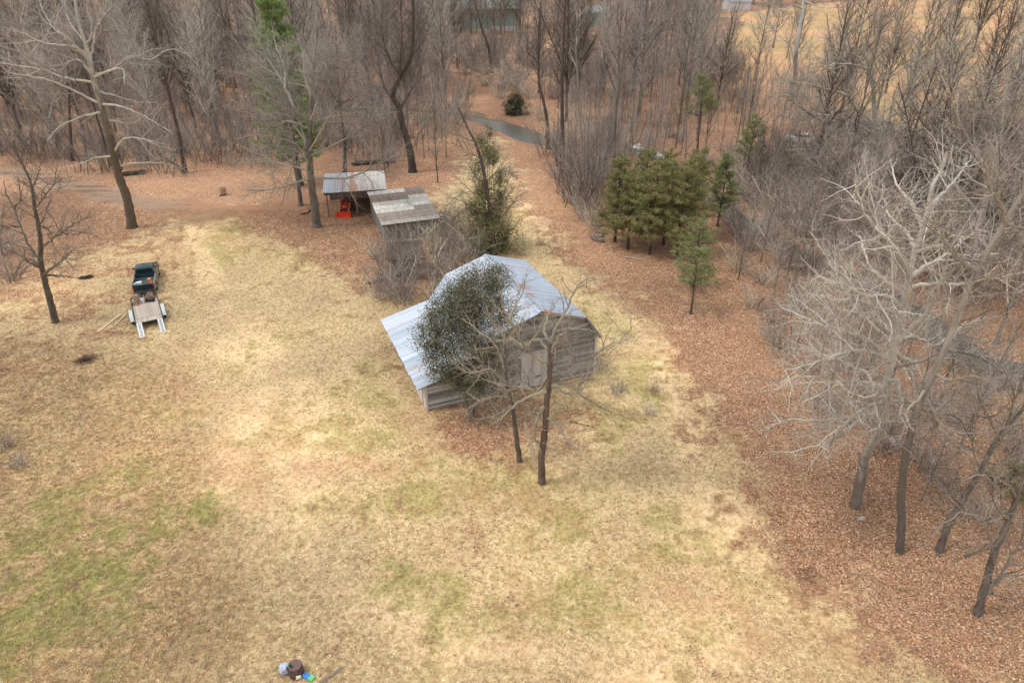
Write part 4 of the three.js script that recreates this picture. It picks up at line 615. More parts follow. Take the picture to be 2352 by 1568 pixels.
scatter(513, [[1690, 640], [1800, 560], [2000, 620], [2150, 800], [2352, 960], [2500, 1300], [2150, 1250], [2000, 1130], [1900, 950], [1780, 760]], 1500, 3.6, [12, 60, -75, -18], youngTree('slim leafless sapling on the steep creek bank', 'saplings on the bank', 0.5, 0.95), 34);
scatter(514, [[850, 330], [1030, 292], [1075, 350], [1010, 430], [960, 400], [880, 400]], 900, 2.6, [-30, 0, -118, -84], youngTree('slim leafless sapling between the rusty shed and the creek', 'saplings behind the sheds'), 14);
scatter(515, [[1245, 345], [1420, 335], [1440, 480], [1360, 515], [1295, 445]], 900, 2.3, [2, 20, -110, -72], youngTree('slim leafless sapling beside the lane left of the cedars', 'saplings beside the lane', 0.6, 1.1), 22);
let nb = 0;
const bush = (label, group, a, b, name = 'brush_clump') => (p, rng) => { nb++; const m = new THREE.Mesh(brushG[rng.i(3)], M_CROWN); m.name = numbered(name); m.position.copy(p); m.rotation.y = rng() * 6.28; const s = rng.r(a, b); m.scale.set(s, s * rng.r(0.8, 1.15), s); m.castShadow = m.receiveShadow = true; scene.add(m); tag(m, label, 'brush', group); };
scatter(521, [[1640, 480], [1700, 380], [1900, 380], [1960, 470], [2060, 640], [2000, 690], [1880, 640], [1780, 640], [1690, 580]], 9000, 2.0, [12, 60, -110, -55], bush('dense grey brush clump in the thicket right of the cedars', 'thicket right of the cedars', 0.9, 1.5), 95);
scatter(522, [[1330, 400], [1400, 470], [1410, 400], [1640, 420], [1700, 360], [1500, 300], [1340, 330]], 2000, 2.6, [2, 45, -125, -78], bush('grey brush clump along the creek bank behind the cedars', 'brush behind the cedars', 0.7, 1.2), 34);
scatter(523, [[1690, 620], [1780, 650], [1920, 680], [2050, 720], [2200, 830], [2352, 900], [2500, 1200], [2200, 1220], [2050, 1050], [1900, 960], [1830, 850], [1760, 760]], 9000, 2.1, [12, 60, -75, -18], bush('brown brush clump on the creek bank below the white sycamore', 'brush on the creek bank', 0.6, 1.15, 'bank_brush'), 110);
scatter(524, [[-250, 300], [0, 360], [330, 380], [560, 345], [760, 355], [960, 265], [1055, 160], [1240, 300], [1300, 240], [1690, 240], [1690, 140], [-300, 140]], 9000, 3.0, [-120, 70, -190, -95], bush('low brown brush clump on the floor of the far woods', 'brush under the woods', 0.9, 1.6, 'understory_brush'), 200);
scatter(525, [[1850, 300], [2352, 320], [2400, 560], [2100, 560], [1950, 440]], 3000, 2.8, [35, 110, -130, -70], bush('pale brush clump around the cabin yard beyond the creek', 'brush by the cabin', 0.8, 1.4, 'bottomland_brush'), 60);
scatter(526, [[1000, 440], [1030, 470], [1100, 560], [1095, 640], [1010, 700], [950, 705], [860, 690], [850, 600], [905, 570], [955, 580]], 2000, 1.2, [-15, 4, -75, -46], bush('tangled vine brush between the rusty shed and the barn', 'vines by the rusty shed', 0.6, 1.2, 'vine_tangle'), 34);
scatter(527, [[-60, 430], [30, 440], [60, 640], [-60, 680]], 500, 2.5, [-60, -38, -90, -55], bush('dark bramble clump behind the small forked tree', 'brambles behind the forked tree', 0.7, 1.1), 8);
scatter(528, [[1390, 900], [1500, 880], [1520, 950], [1420, 960]], 300, 2.4, [4, 14, -42, -34], bush('thin weedy brush clump on the grass beside the barn corner', 'weeds by the barn corner', 0.35, 0.5), 4);
scatter(529, [[-60, 1000], [40, 1010], [60, 1110], [-60, 1130]], 400, 1.5, [-32, -20, -36, -26], bush('leafless shrub with long dark shoots on the rough grass', 'shrubs on the rough grass', 0.4, 0.55), 3);
scatter(530, [[1250, 360], [1330, 400], [1420, 400], [1420, 500], [1350, 540], [1300, 450]], 900, 2.0, [3, 18, -105, -70], bush('brown brush clump beside the lane left of the cedars', 'brush beside the lane', 0.6, 1.1, 'lane_brush'), 22);
console.log('young', ny, 'brush', nb);
{ // fine twiggy undergrowth that fills the woods; nobody could count its stems
  const rng = RNG(535), zones = [[[[-250, 290], [0, 345], [330, 360], [560, 320], [760, 330], [960, 240], [1060, 160], [1060, 112], [-300, 112]], 150, [-150, 10, -230, -98]], [[[960, 370], [1020, 310], [1060, 280], [1090, 170], [1060, 160], [960, 240], [740, 330], [760, 395], [860, 400]], 46, [-40, 2, -150, -86]], [[[0, 345], [20, 392], [150, 398], [330, 392], [470, 400], [560, 400], [690, 380], [690, 330], [330, 355]], 44, [-80, -20, -115, -84]], [[[1245, 345], [1300, 350], [1420, 340], [1440, 470], [1360, 500], [1300, 430]], 24, [2, 20, -110, -74]], [[[1640, 430], [1720, 360], [1900, 400], [2000, 560], [1880, 560], [1720, 560]], 26, [16, 55, -105, -60]], [[[1060, 160], [1240, 160], [1240, 112], [1060, 112]], 40, [-20, 14, -230, -160]], [[[1250, 262], [1330, 345], [1400, 410], [1500, 330], [1690, 300], [1690, 112], [1240, 112]], 90, [0, 100, -230, -88]], [[[1690, 300], [1900, 420], [2352, 430], [2500, 130], [1690, 130]], 60, [30, 170, -200, -80]], [[[1900, 440], [2400, 440], [2500, 760], [2260, 740], [2050, 620]], 40, [28, 90, -105, -42]]];
  const geos = [61, 62].map((s) => { const r = RNG(s), T = newT(), c = s === 61 ? [0.42, 0.345, 0.285] : [0.31, 0.245, 0.195], o = { twig: c, branch: c.map((v) => v * 0.8), lv: [LV.twig(0.36, { t0: 0.25, max: 2.0, lr: 0.3, lo: 0.6, rmin: 0.024, seg: 3, wob: 0.26, up: 0.4 }), LV.tip(0.34, { max: 1.0, lo: 0.4, rmin: 0.017 })] }; for (let k = 0; k < 9; k++) { const sh = r() < 0.45 ? r.r(0.3, 0.6) : r.r(0.9, 1.5); o.twig = c.map((v) => v * sh); o.branch = c.map((v) => v * sh * 0.8); let p = V(r.n() * 1.8, -0.2, r.n() * 1.8), d = V(r.n() * 0.45, 1, r.n() * 0.45).normalize(); const pts = [p], n = 7, L = r.r(3, 9); for (let q = 0; q < n; q++) { d.x += r.n() * 0.24; d.z += r.n() * 0.24; d.normalize(); p = p.clone().addScaledVector(d, L / n); pts.push(p); } const rad = taper(r.r(0.04, 0.065), 0.02, n, 1); T.crown.tube(pts, rad, 4, o.branch); sprout(T, r, pts, rad, 0, o); } console.log('undergrowth', T.crown.i.length / 3); return T.crown.geo(); });
  const spots = []; for (const [poly, n, box] of zones) { let k = 0; for (let t = 0; t < 8000 && k < n; t++) { const x = rng.r(box[0], box[1]), z = rng.r(box[2], box[3]), y = H(x, z), [px, py] = proj(x, y, z); if (!inPoly(poly, px, py) || segDist(CREEK, x, z)[0] < 3.2 || segDist(GRAVEL, x, z)[0] < 4.5) continue; spots.push([x, y, z]); k++; } }
  geos.forEach((g, i) => { const l = spots.filter((_, k) => k % 2 === i), m = new THREE.InstancedMesh(g, M_CROWN, l.length), q = new THREE.Object3D(); l.forEach(([x, y, z], k) => { q.position.set(x, y, z); q.rotation.y = rng() * 6.28; q.scale.setScalar(rng.r(0.7, 1.25)); q.updateMatrix(); m.setMatrixAt(k, q.matrix); }); m.name = numbered('undergrowth'); m.castShadow = m.receiveShadow = true; scene.add(m); tag(m, i ? 'fine dark brown twiggy undergrowth filling the woods' : 'fine grey twiggy undergrowth filling the woods', 'undergrowth', null, 'stuff'); });
}
{ // the wood on the skyline reads as one mass
  const rng = RNG(531), n = 420, g = mergeGeometries([WOODG[0][1], WOODG[0][0]].map((x) => x.clone())), m = new THREE.InstancedMesh(g, M_CROWN, n), q = new THREE.Object3D(); let k = 0;
  for (let t = 0; t < 9000 && k < n; t++) { const x = rng.r(-260, 240), z = rng.r(-420, -225), y = H(x, z), [px, py] = proj(x, y, z); if (FIELDP.some((p) => inPoly(p, x, z)) && rng() > 0.15) continue; if (px > 1010 && px < 1480 && py < 120 && rng() > 0.85) continue; q.position.set(x, y, z); q.rotation.y = rng() * 6.28; q.scale.setScalar(rng.r(0.85, 1.25)); q.updateMatrix(); m.setMatrixAt(k++, q.matrix); }
  m.count = k; m.name = numbered('distant_woods'); m.castShadow = m.receiveShadow = true; scene.add(m); tag(m, 'far mass of leafless grey woods along the skyline', 'woods', null, 'stuff');
}
// ------------------------------------------------------------------ grass and fallen leaves as real blades and leaves
{
  const rng = RNG(601), tuft = new MB();
  for (let k = 0; k < 7; k++) { const a = rng() * 6.28, r = rng() * 0.05, p = V(Math.cos(a) * r, -0.01, Math.sin(a) * r), l = rng.r(0.05, 0.13), ln = rng.r(0.5, 1.6), w = 0.007, s = V(-Math.sin(a) * w, 0, Math.cos(a) * w), m = p.clone().add(V(Math.cos(a) * l * ln * 0.4, l * 0.6, Math.sin(a) * l * ln * 0.4)), t = p.clone().add(V(Math.cos(a) * l * ln, l * 0.75, Math.sin(a) * l * ln)); tuft.quad(p.clone().sub(s), p.clone().add(s), m.clone().add(s), m.clone().sub(s)); tuft.tri(m.clone().sub(s), m.clone().add(s), t); }
  const leaf = new MB(); leaf.leaf({ x: 0, y: 0, z: 0 }, { x: 1, y: 0.05, z: 0 }, { x: 0, y: 1, z: 0 }, 0.1, 0.065);
  const mk2 = (geo, n, name, label, cat, gen) => { const m = new THREE.InstancedMesh(geo, std(1, 1, 1, 0.95), n), q = new THREE.Object3D(), c = new THREE.Color(); let k = 0; for (let t = 0; t < n * 6 && k < n; t++) { if (!gen(q, c)) continue; q.updateMatrix(); m.setMatrixAt(k, q.matrix); m.setColorAt(k, c); k++; } m.count = k; m.name = numbered(name); m.castShadow = m.receiveShadow = true; scene.add(m); tag(m, label, cat, null, 'stuff'); console.log(name, k); };
  const spot = (pow) => { const dep = 16 + 62 * Math.pow(rng(), pow), z = -dep, hw = dep * 0.70 + 10; return [rng.r(-hw, hw), z]; };
  mk2(tuft.geo(), 110000, 'dry_grass', 'short matted straw coloured winter grass of the lawn', 'grass', (q, c) => {
    const [x, z] = spot(1.2); if (mk(MK.leaf, x, z) > 0.55 + 0.2 * rng() || mk(MK.gravel, x, z) > 0.4 || mk(MK.dirt, x, z) > 0.7 || mk(MK.bank, x, z) > 0.3) return false;
    groundColor(x, z); const s = rng.r(0.88, 1.16); c.setRGB(toLin[Math.min(255, out[0]) | 0] * s, toLin[Math.min(255, out[1]) | 0] * s, toLin[Math.min(255, out[2]) | 0] * s);
    q.position.set(x, H(x, z), z); q.rotation.set(rng.n() * 0.2, rng() * 6.28, rng.n() * 0.2); q.scale.setScalar(rng.r(0.6, 1.2) * (mk(MK.weed, x, z) > 0.5 ? 1.25 : 1)); return true;
  });
  const LP = [[0.45, 0.235, 0.125], [0.56, 0.335, 0.195], [0.34, 0.17, 0.092], [0.62, 0.42, 0.27], [0.2, 0.105, 0.065], [0.49, 0.27, 0.14], [0.41, 0.225, 0.14], [0.64, 0.47, 0.33]];
  mk2(leaf.geo(), 250000, 'fallen_leaves', 'brown and rust fallen leaves covering the ground under the trees', 'leaves', (q, c) => {
    const [x, z] = spot(1.35), f = mk(MK.leaf, x, z); if (f + 0.35 * vn(x * 0.5, z * 0.5) + 0.3 * vn(x * 1.7, z * 1.7) < 0.3 + 0.5 * rng() && rng() > 0.012 || mk(MK.bank, x, z) > 0.6) return false;
    const p = rng.pick(LP), s = rng.r(0.8, 1.25); c.setRGB(p[0] * s, p[1] * s, p[2] * s);
    q.position.set(x, H(x, z) + rng.r(0.005, 0.05), z); q.rotation.set(rng.n() * 0.5, rng() * 6.28, rng.n() * 0.5); q.scale.setScalar(rng.r(0.6, 1.35)); return true;
  });
  const stalk = new MB(); { let p = V(0, 0, 0), d = V(1, 0.25, 0).normalize(); for (let k = 0; k < 4; k++) { const e = p.clone().addScaledVector(d, 0.28); stalk.spike(p, e.clone().addScaledVector(d, 0.06), 0.011 - k * 0.0018); if (k > 0) stalk.spike(p, p.clone().add(V(0.1, 0.12, k % 2 ? 0.12 : -0.12)), 0.005); p = e; d.y -= 0.13; d.z += 0.06; d.normalize(); } }
  mk2(stalk.geo(), 14000, 'weed_stalks', 'long pale dry weed stalks and twigs lying over rough grass and leaves', 'weeds', (q, c) => {
    const [x, z] = spot(1.2), w = mk(MK.weed, x, z), l = mk(MK.leaf, x, z); if (rng() > w * 0.8 + 0.55 * l + 0.02) return false;
    const s = rng.r(0.6, 1.25); c.setRGB(0.5 * s, 0.38 * s, 0.24 * s); q.position.set(x, H(x, z) + 0.02, z); q.rotation.set(rng.n() * 0.3, rng() * 6.28, rng.n() * 0.35); q.scale.setScalar(rng.r(0.5, 1.3)); return true;
  });
}

// ------------------------------------------------------------------ the barn and the sheds
const PLANK = [[0.25, 0.21, 0.178], [0.34, 0.295, 0.26], [0.19, 0.158, 0.134], [0.40, 0.35, 0.31], [0.28, 0.235, 0.2]].map((c) => std(...c, 0.95));
const PLANKG = [[0.22, 0.205, 0.19], [0.27, 0.255, 0.235], [0.175, 0.163, 0.15], [0.33, 0.31, 0.285]].map((c) => std(...c, 0.95));
const WHITEW = [[0.55, 0.51, 0.47], [0.5, 0.455, 0.42], [0.6, 0.56, 0.52]].map((c) => std(...c, 0.85));
const SHEATH = PLANK[1], TRIM = std(0.58, 0.54, 0.5, 0.85), BEAM = std(0.16, 0.13, 0.105, 0.95);
const ROOFM = VC(0.45, { metalness: 0.7 }), ROOFR = VC(0.75, { metalness: 0.25 });
// one corrugated sheet between an upper and a lower edge; its ribs run down the slope
function sheet(x0, y0, x1, y1, z0, z1, rng, rusty, pitch = 0.2, amp = 0.042, base = [0.5, 0.55, 0.615], crest = 0) {
  const mb = new MB(true), n = Math.max(4, Math.round(Math.abs(z1 - z0) / pitch * 4)), R = 7, nx = -(y1 - y0), ny = x1 - x0, l = Math.hypot(nx, ny) * (ny < 0 ? -1 : 1), ux = nx / l, uy = ny / l, tone = rng.r(0.86, 1.06), lift = rng.r(0, 0.012), sd = rng() * 90;
  for (let r = 0; r <= R; r++) for (let i = 0; i <= n; i++) {
    const t = r / R, z = lerp(z0, z1, i / n), ph = z / pitch * 6.283, w = Math.cos(ph) * amp + lift, s = -Math.sin(ph) * amp * 6.283 / pitch, nl = Math.hypot(1, s);
    const rs = Math.max(rusty * sstep(0.15, 0.75, fbm(z * 2.3 + sd, t * 1.1 + sd, 3) + 0.45 * rusty), crest * (1 - sstep(0.1, 0.32, t + 0.25 * vn(z * 5, t * 7 + sd)))), st = tone * (1 + 0.09 * vn(z * 9 + sd, t * 2));
    mb.v(lerp(x0, x1, t) + ux * w, lerp(y0, y1, t) + uy * w, z, ux / nl, uy / nl, -s / nl, [lerp(base[0] * st, 0.50 * st, rs), lerp(base[1] * st, 0.215 * st, rs), lerp(base[2] * st, 0.10 * st, rs)]);
  }
  const flip = ((x1 - x0) > 0) !== ((z1 - z0) > 0);
  for (let r = 0; r < R; r++) for (let i = 0; i < n; i++) { const a = r * (n + 1) + i, b = a + n + 1; if (!flip) mb.i.push(a, a + 1, b, a + 1, b + 1, b); else mb.i.push(a, b, a + 1, a + 1, b, b + 1); }
  return mb.geo();
}
function swapXZ(g) { for (const k of ['position', 'normal']) { const a = g.attributes[k]; for (let i = 0; i < a.count; i++) { const x = a.getX(i); a.setX(i, a.getZ(i)); a.setZ(i, x); } } const ix = g.index; for (let i = 0; i < ix.count; i += 3) { const t = ix.getX(i + 1); ix.setX(i + 1, ix.getX(i + 2)); ix.setX(i + 2, t); } return g; }
const slab = (pts, z0, z1) => { const mb = new MB(); mb.hex(pts.map(([x, y]) => V(x, y, z0)), pts.map(([x, y]) => V(x, y, z1))); return mb.geo(); };
const boxG = (x0, x1, y0, y1, z0, z1) => new MB().box((x0 + x1) / 2, (y0 + y1) / 2, (z0 + z1) / 2, x1 - x0, y1 - y0, z1 - z0).geo();
{
  const rng = RNG(701), B = thing('barn', 'weathered grey clapboard barn with bright tin gambrel roof and side lean-to', 'barn', [-5.73, 0, -37.36], 0.3914);
  const PR = [[3.5, 3.2], [4.9, 4.93], [8.2, 6.0], [11.6, 4.93], [12.95, 3.05]], D = 10.2;
  const xL = (h) => h < 3.35 ? 3.75 : h < 4.85 ? lerp(3.75, 4.95, (h - 3.35) / 1.5) : lerp(4.95, 8.2, (h - 4.85) / 1.07), xR = (h) => h < 3.3 ? 12.65 : h < 4.85 ? lerp(12.65, 11.55, (h - 3.3) / 1.55) : lerp(11.55, 8.2, (h - 4.85) / 1.07);
  // front wall: backing with clapboards lapped over it
  const backing = new THREE.Shape([[3.8, -0.2], [12.6, -0.2], [12.6, 3.3], [11.5, 4.82], [8.2, 5.88], [5.0, 4.82], [3.8, 3.3]].map(([x, y]) => new THREE.Vector2(x, y)));
  const fw = part('front_wall', new THREE.ExtrudeGeometry(backing, { depth: 0.05, bevelEnabled: false }).translate(0, 0, -0.13), SHEATH, B);
  const ex = 0.21, holes = [[6.93, 9.02, -1, 2.78], [9.14, 9.46, 1.98, 2.92]];
  for (let r = 0, y = 0.12; y < 5.8; r++, y += ex) {
    const y1 = Math.min(y + ex + 0.025, 5.88), cuts = []; let xs = [[xL(y), xR(y)]];
    for (const [a, b, c, d] of holes) if (y + ex * 0.5 > c && y + ex * 0.5 < d) xs = xs.flatMap(([p, q]) => (a > p && b < q ? [[p, a], [b, q]] : [[p, q]]));
    for (const [p, q] of xs) {
      const js = [p]; if (q - p > 3.5) js.push(lerp(p, q, rng.r(0.3, 0.7))); js.push(q);
      for (let k = 0; k + 1 < js.length; k++) {
        const a = js[k] + (k ? 0.004 : 0), b = js[k + 1], at = k === 0 && p === xL(y) ? Math.min(b - 0.05, xL(y1)) : a, bt = k + 2 === js.length && q === xR(y) ? Math.max(at + 0.04, xR(y1)) : b, s = rng.r(-0.012, 0.012), zb = -0.015 + rng.r(0, 0.014);
        if (rng() < 0.012) continue;
        part('clapboard', new MB().hex([V(a, y + s, zb - 0.02), V(b, y - s, zb - 0.02), V(b, y - s, zb + 0.035), V(a, y + s, zb + 0.035)], [V(at, y1 + s, zb - 0.07), V(bt, y1 - s, zb - 0.07), V(bt, y1 - s, zb - 0.056), V(at, y1 + s, zb - 0.056)]).geo(), y < 1.5 && a < 7 ? rng.pick(PLANKG) : rng.pick(PLANK), fw);
      }
    }
  }
  const door = part('door', boxG(6.95, 9.0, 0.02, 2.76, -0.04, 0.012), BEAM, B);
  for (let k = 0; k < 9; k++) part('board', boxG(6.96 + k * 0.2265, 6.96 + k * 0.2265 + 0.219, 0.03 + rng.r(0, 0.05), 2.74 + rng.r(-0.02, 0.02), 0.015, 0.045 + rng.r(0, 0.008)), rng.pick(WHITEW), door);
  part('latch', boxG(7.95, 8.35, 0.83, 0.9, 0.05, 0.09), std(0.04, 0.035, 0.03, 0.7), door);
  part('door_frame', new MB().box(6.9, 1.4, 0.03, 0.09, 2.85, 0.09).box(9.05, 1.4, 0.03, 0.09, 2.85, 0.09).box(7.97, 2.84, 0.03, 2.2, 0.1, 0.09).geo(), TRIM, B);
  const win = part('window', boxG(9.15, 9.45, 2.0, 2.9, -0.05, 0.0), std(0.02, 0.022, 0.025, 0.1), B);
  part('window_frame', new MB().box(9.16, 2.45, 0.02, 0.07, 0.95, 0.06).box(9.44, 2.45, 0.02, 0.07, 0.95, 0.06).box(9.3, 2.46, 0.022, 0.2, 0.06, 0.05).geo(), TRIM, win);
  part('corner_post', boxG(12.6, 12.78, -0.1, 3.25, -0.14, 0.035), TRIM, B); part('sill', boxG(9.9, 12.62, 0.02, 0.16, -0.06, 0.03), TRIM, B); part('sill', boxG(3.8, 6.9, 0.0, 0.12, -0.1, 0.02), BEAM, B);
  // the other walls
  for (const [x, s, n] of [[12.6, 1, 'side_wall'], [3.8, -1, 'side_wall']]) { const w = part(n, boxG(x - 0.03, x + 0.03, -0.2, 3.25, -D, -0.15), SHEATH, B); if (s > 0) for (let y = 0.1; y < 3.2; y += ex) part('clapboard', boxG(x + 0.032, x + 0.06, y, y + ex - 0.012, -D, -0.15), rng.pick(PLANK), w); }
  const bw = part('back_wall', new THREE.ExtrudeGeometry(backing, { depth: 0.05, bevelEnabled: false }).translate(0, 0, -D), SHEATH, B);
  for (let y = 0.1; y < 5.7; y += ex) part('clapboard', boxG(xL(y + ex), xR(y + ex), y, y + ex - 0.012, -D - 0.04, -D - 0.004), rng.pick(PLANK), bw);
  // roof
  const wz = 0.62;
  for (let s = 0; s < 4; s++) {
    const up = s < 2 ? PR[s + 1] : PR[s], lo = s < 2 ? PR[s] : PR[s + 1], dx = (lo[0] - up[0]), dy = lo[1] - up[1], l = Math.hypot(dx, dy), nx = -dy / l * Math.sign(dx), ny = Math.abs(dx) / l;
    const sl = part('roof_slope', slab([[up[0], up[1]], [lo[0], lo[1]], [lo[0] - nx * 0.09, lo[1] - ny * 0.09], [up[0] - nx * 0.02, up[1] - ny * 0.09]], -D - 0.15, 0.2), BEAM, B);
    for (let k = 0; k < 17; k++) { const z0 = 0.31 - k * wz, o = 0.045, e = rng.r(0.0, 0.06); part('roof_sheet', sheet(up[0] + nx * o, up[1] + ny * o, lo[0] + nx * o + dx / l * e, lo[1] + ny * o + dy / l * e, z0, z0 - wz - 0.02, rng, rng() < 0.22 ? 0.35 : 0.05, 0.2, 0.042, [0.5, 0.55, 0.615], s === 2 && [0, 4, 6, 7, 11].includes(k) ? 1.0 : 0), ROOFM, sl); }
    part('rake_board', slab([[up[0], up[1] - 0.01], [lo[0], lo[1] - 0.01], [lo[0] - nx * 0.16, lo[1] - ny * 0.16], [up[0] - nx * 0.02, up[1] - ny * 0.16]], 0.21, 0.25), rng.pick(PLANK), B);
  }
  for (let k = 0; k < 9; k++) { const z0 = 0.3 - k * 1.18, rust = [0, 3, 5].includes(k) ? 1.3 : 0; for (const s of [-1, 1]) part('ridge_cap', sheet(8.2 + s * 0.01, 6.1, 8.2 + s * 0.26, 6.1 - 0.26 * 0.33, z0, z0 - 1.16, rng, 0.1, 0.5, 0.004), ROOFM, B); }
  // lean-to
  const LR = [[3.75, 3.12], [-0.56, 2.02]], lr = part('lean_to_roof', slab([[3.75, 3.1], [-0.5, 2.0], [-0.5, 1.92], [3.75, 3.0]], -D + 0.1, 0.15), BEAM, B);
  for (let k = 0; k < 17; k++) { const z0 = 0.27 - k * 0.612; part('roof_sheet', sheet(3.75, 3.17, -0.56 - rng.r(0, 0.07), 2.065, z0, z0 - 0.632, rng, [1, 2, 3, 8, 14].includes(k) ? 0.42 : 0.1), ROOFM, lr); }
  const lf = part('lean_to_front_wall', slab([[0.1, -0.2], [3.72, -0.2], [3.72, 2.95], [0.1, 2.05]], -0.12, -0.06), SHEATH, B);
  for (let y = 0.06; y < 2.9; y += 0.135) { const xa = y + 0.13 < 2.08 ? 0.12 : Math.max(0.12, (y + 0.13 - 2.02) / 0.256); if (xa > 3.5) break; const light = y > 1.3 && y < 1.46; const z = -0.03 + rng.r(0, 0.008); part('clapboard', new MB().hex([V(xa, y, z - 0.02), V(3.72, y, z - 0.02), V(3.72, y, z + 0.016), V(xa, y, z + 0.016)], [V(xa, y + 0.15, z - 0.04), V(3.72, y + 0.15, z - 0.04), V(3.72, y + 0.15, z - 0.028), V(xa, y + 0.15, z - 0.028)]).geo(), light || rng() < 0.25 ? rng.pick(WHITEW) : rng.pick(PLANKG), lf); }
  part('corner_post', boxG(-0.02, 0.13, -0.15, 2.02, -0.14, 0.04), TRIM, B);
  const lw = part('lean_to_side_wall', boxG(0.06, 0.1, -0.2, 1.95, -D + 0.1, -2.75), SHEATH, B);
  for (let k = 0; k < 44; k++) part('wall_board', boxG(0.02, 0.052, 0.02 + rng.r(0, 0.12), 1.55 + rng.r(-0.06, 0.1), -2.8 - k * 0.166, -2.8 - k * 0.166 + 0.155), rng.pick(PLANKG), lw);
  part('side_panel', boxG(0.0, 0.05, -0.05, 2.0, -0.72, -0.2), WHITEW[2], B); part('side_panel', boxG(0.0, 0.05, -0.05, 1.98, -2.74, -0.8), std(0.62, 0.58, 0.54, 0.7), B);
  part('post', boxG(-0.02, 0.1, -0.1, 1.96, -0.8, -0.72), BEAM, B);
  part('lean_to_back_wall', slab([[0.1, -0.2], [3.72, -0.2], [3.72, 2.95], [0.1, 2.05]], -D + 0.1, -D + 0.16), PLANKG[0], B);
}
{ // open tractor shed
  const rng = RNG(711), S = thing('tractor_shed', 'open fronted pole shed with streaked tin roof sheltering the orange tractor', 'shed', [-21.15, 0, -75.1], 0.2);
  const rf = part('roof', slab([[-0.2, 3.0], [6.8, 3.0], [6.8, 2.9], [-0.2, 2.9]], -6.9, 0.1), BEAM, S);
  for (let k = 0; k < 11; k++) { const x0 = -0.25 + k * 0.65; const g = sheet(-7.1, 3.16, 0.25, 3.05 + rng.r(-0.02, 0.02), x0, x0 + 0.66, rng, k < 3 ? 0.3 : k < 6 ? 0.75 : 0.5, 0.2, 0.02, k < 4 ? [0.55, 0.57, 0.62] : [0.6, 0.56, 0.52]); swapXZ(g); part('roof_sheet', g, k > 3 ? ROOFR : ROOFM, rf); }
  for (const x of [0.1, 3.3, 6.5]) for (const z of [-0.1, -6.7]) part('post', new MB().bar(V(x, -0.3, z), V(x + 0.05, 2.92, z), 0.15, 0.15).geo(), BEAM, S);
  part('header_beam', boxG(-0.1, 6.75, 2.66, 2.9, -0.18, -0.08), BEAM, S);
  for (let k = 0; k < 34; k++) part('wall_board', boxG(0.0 + k * 0.197, 0.185 + k * 0.197, 0.0, 2.85, -6.86, -6.83), rng.pick(PLANKG), S);
  for (let k = 0; k < 32; k++) part('wall_board', boxG(6.6, 6.63, 0.0, 2.85, -6.6 + k * 0.2, -6.6 + k * 0.2 + 0.185), rng.pick(PLANKG), S);
}
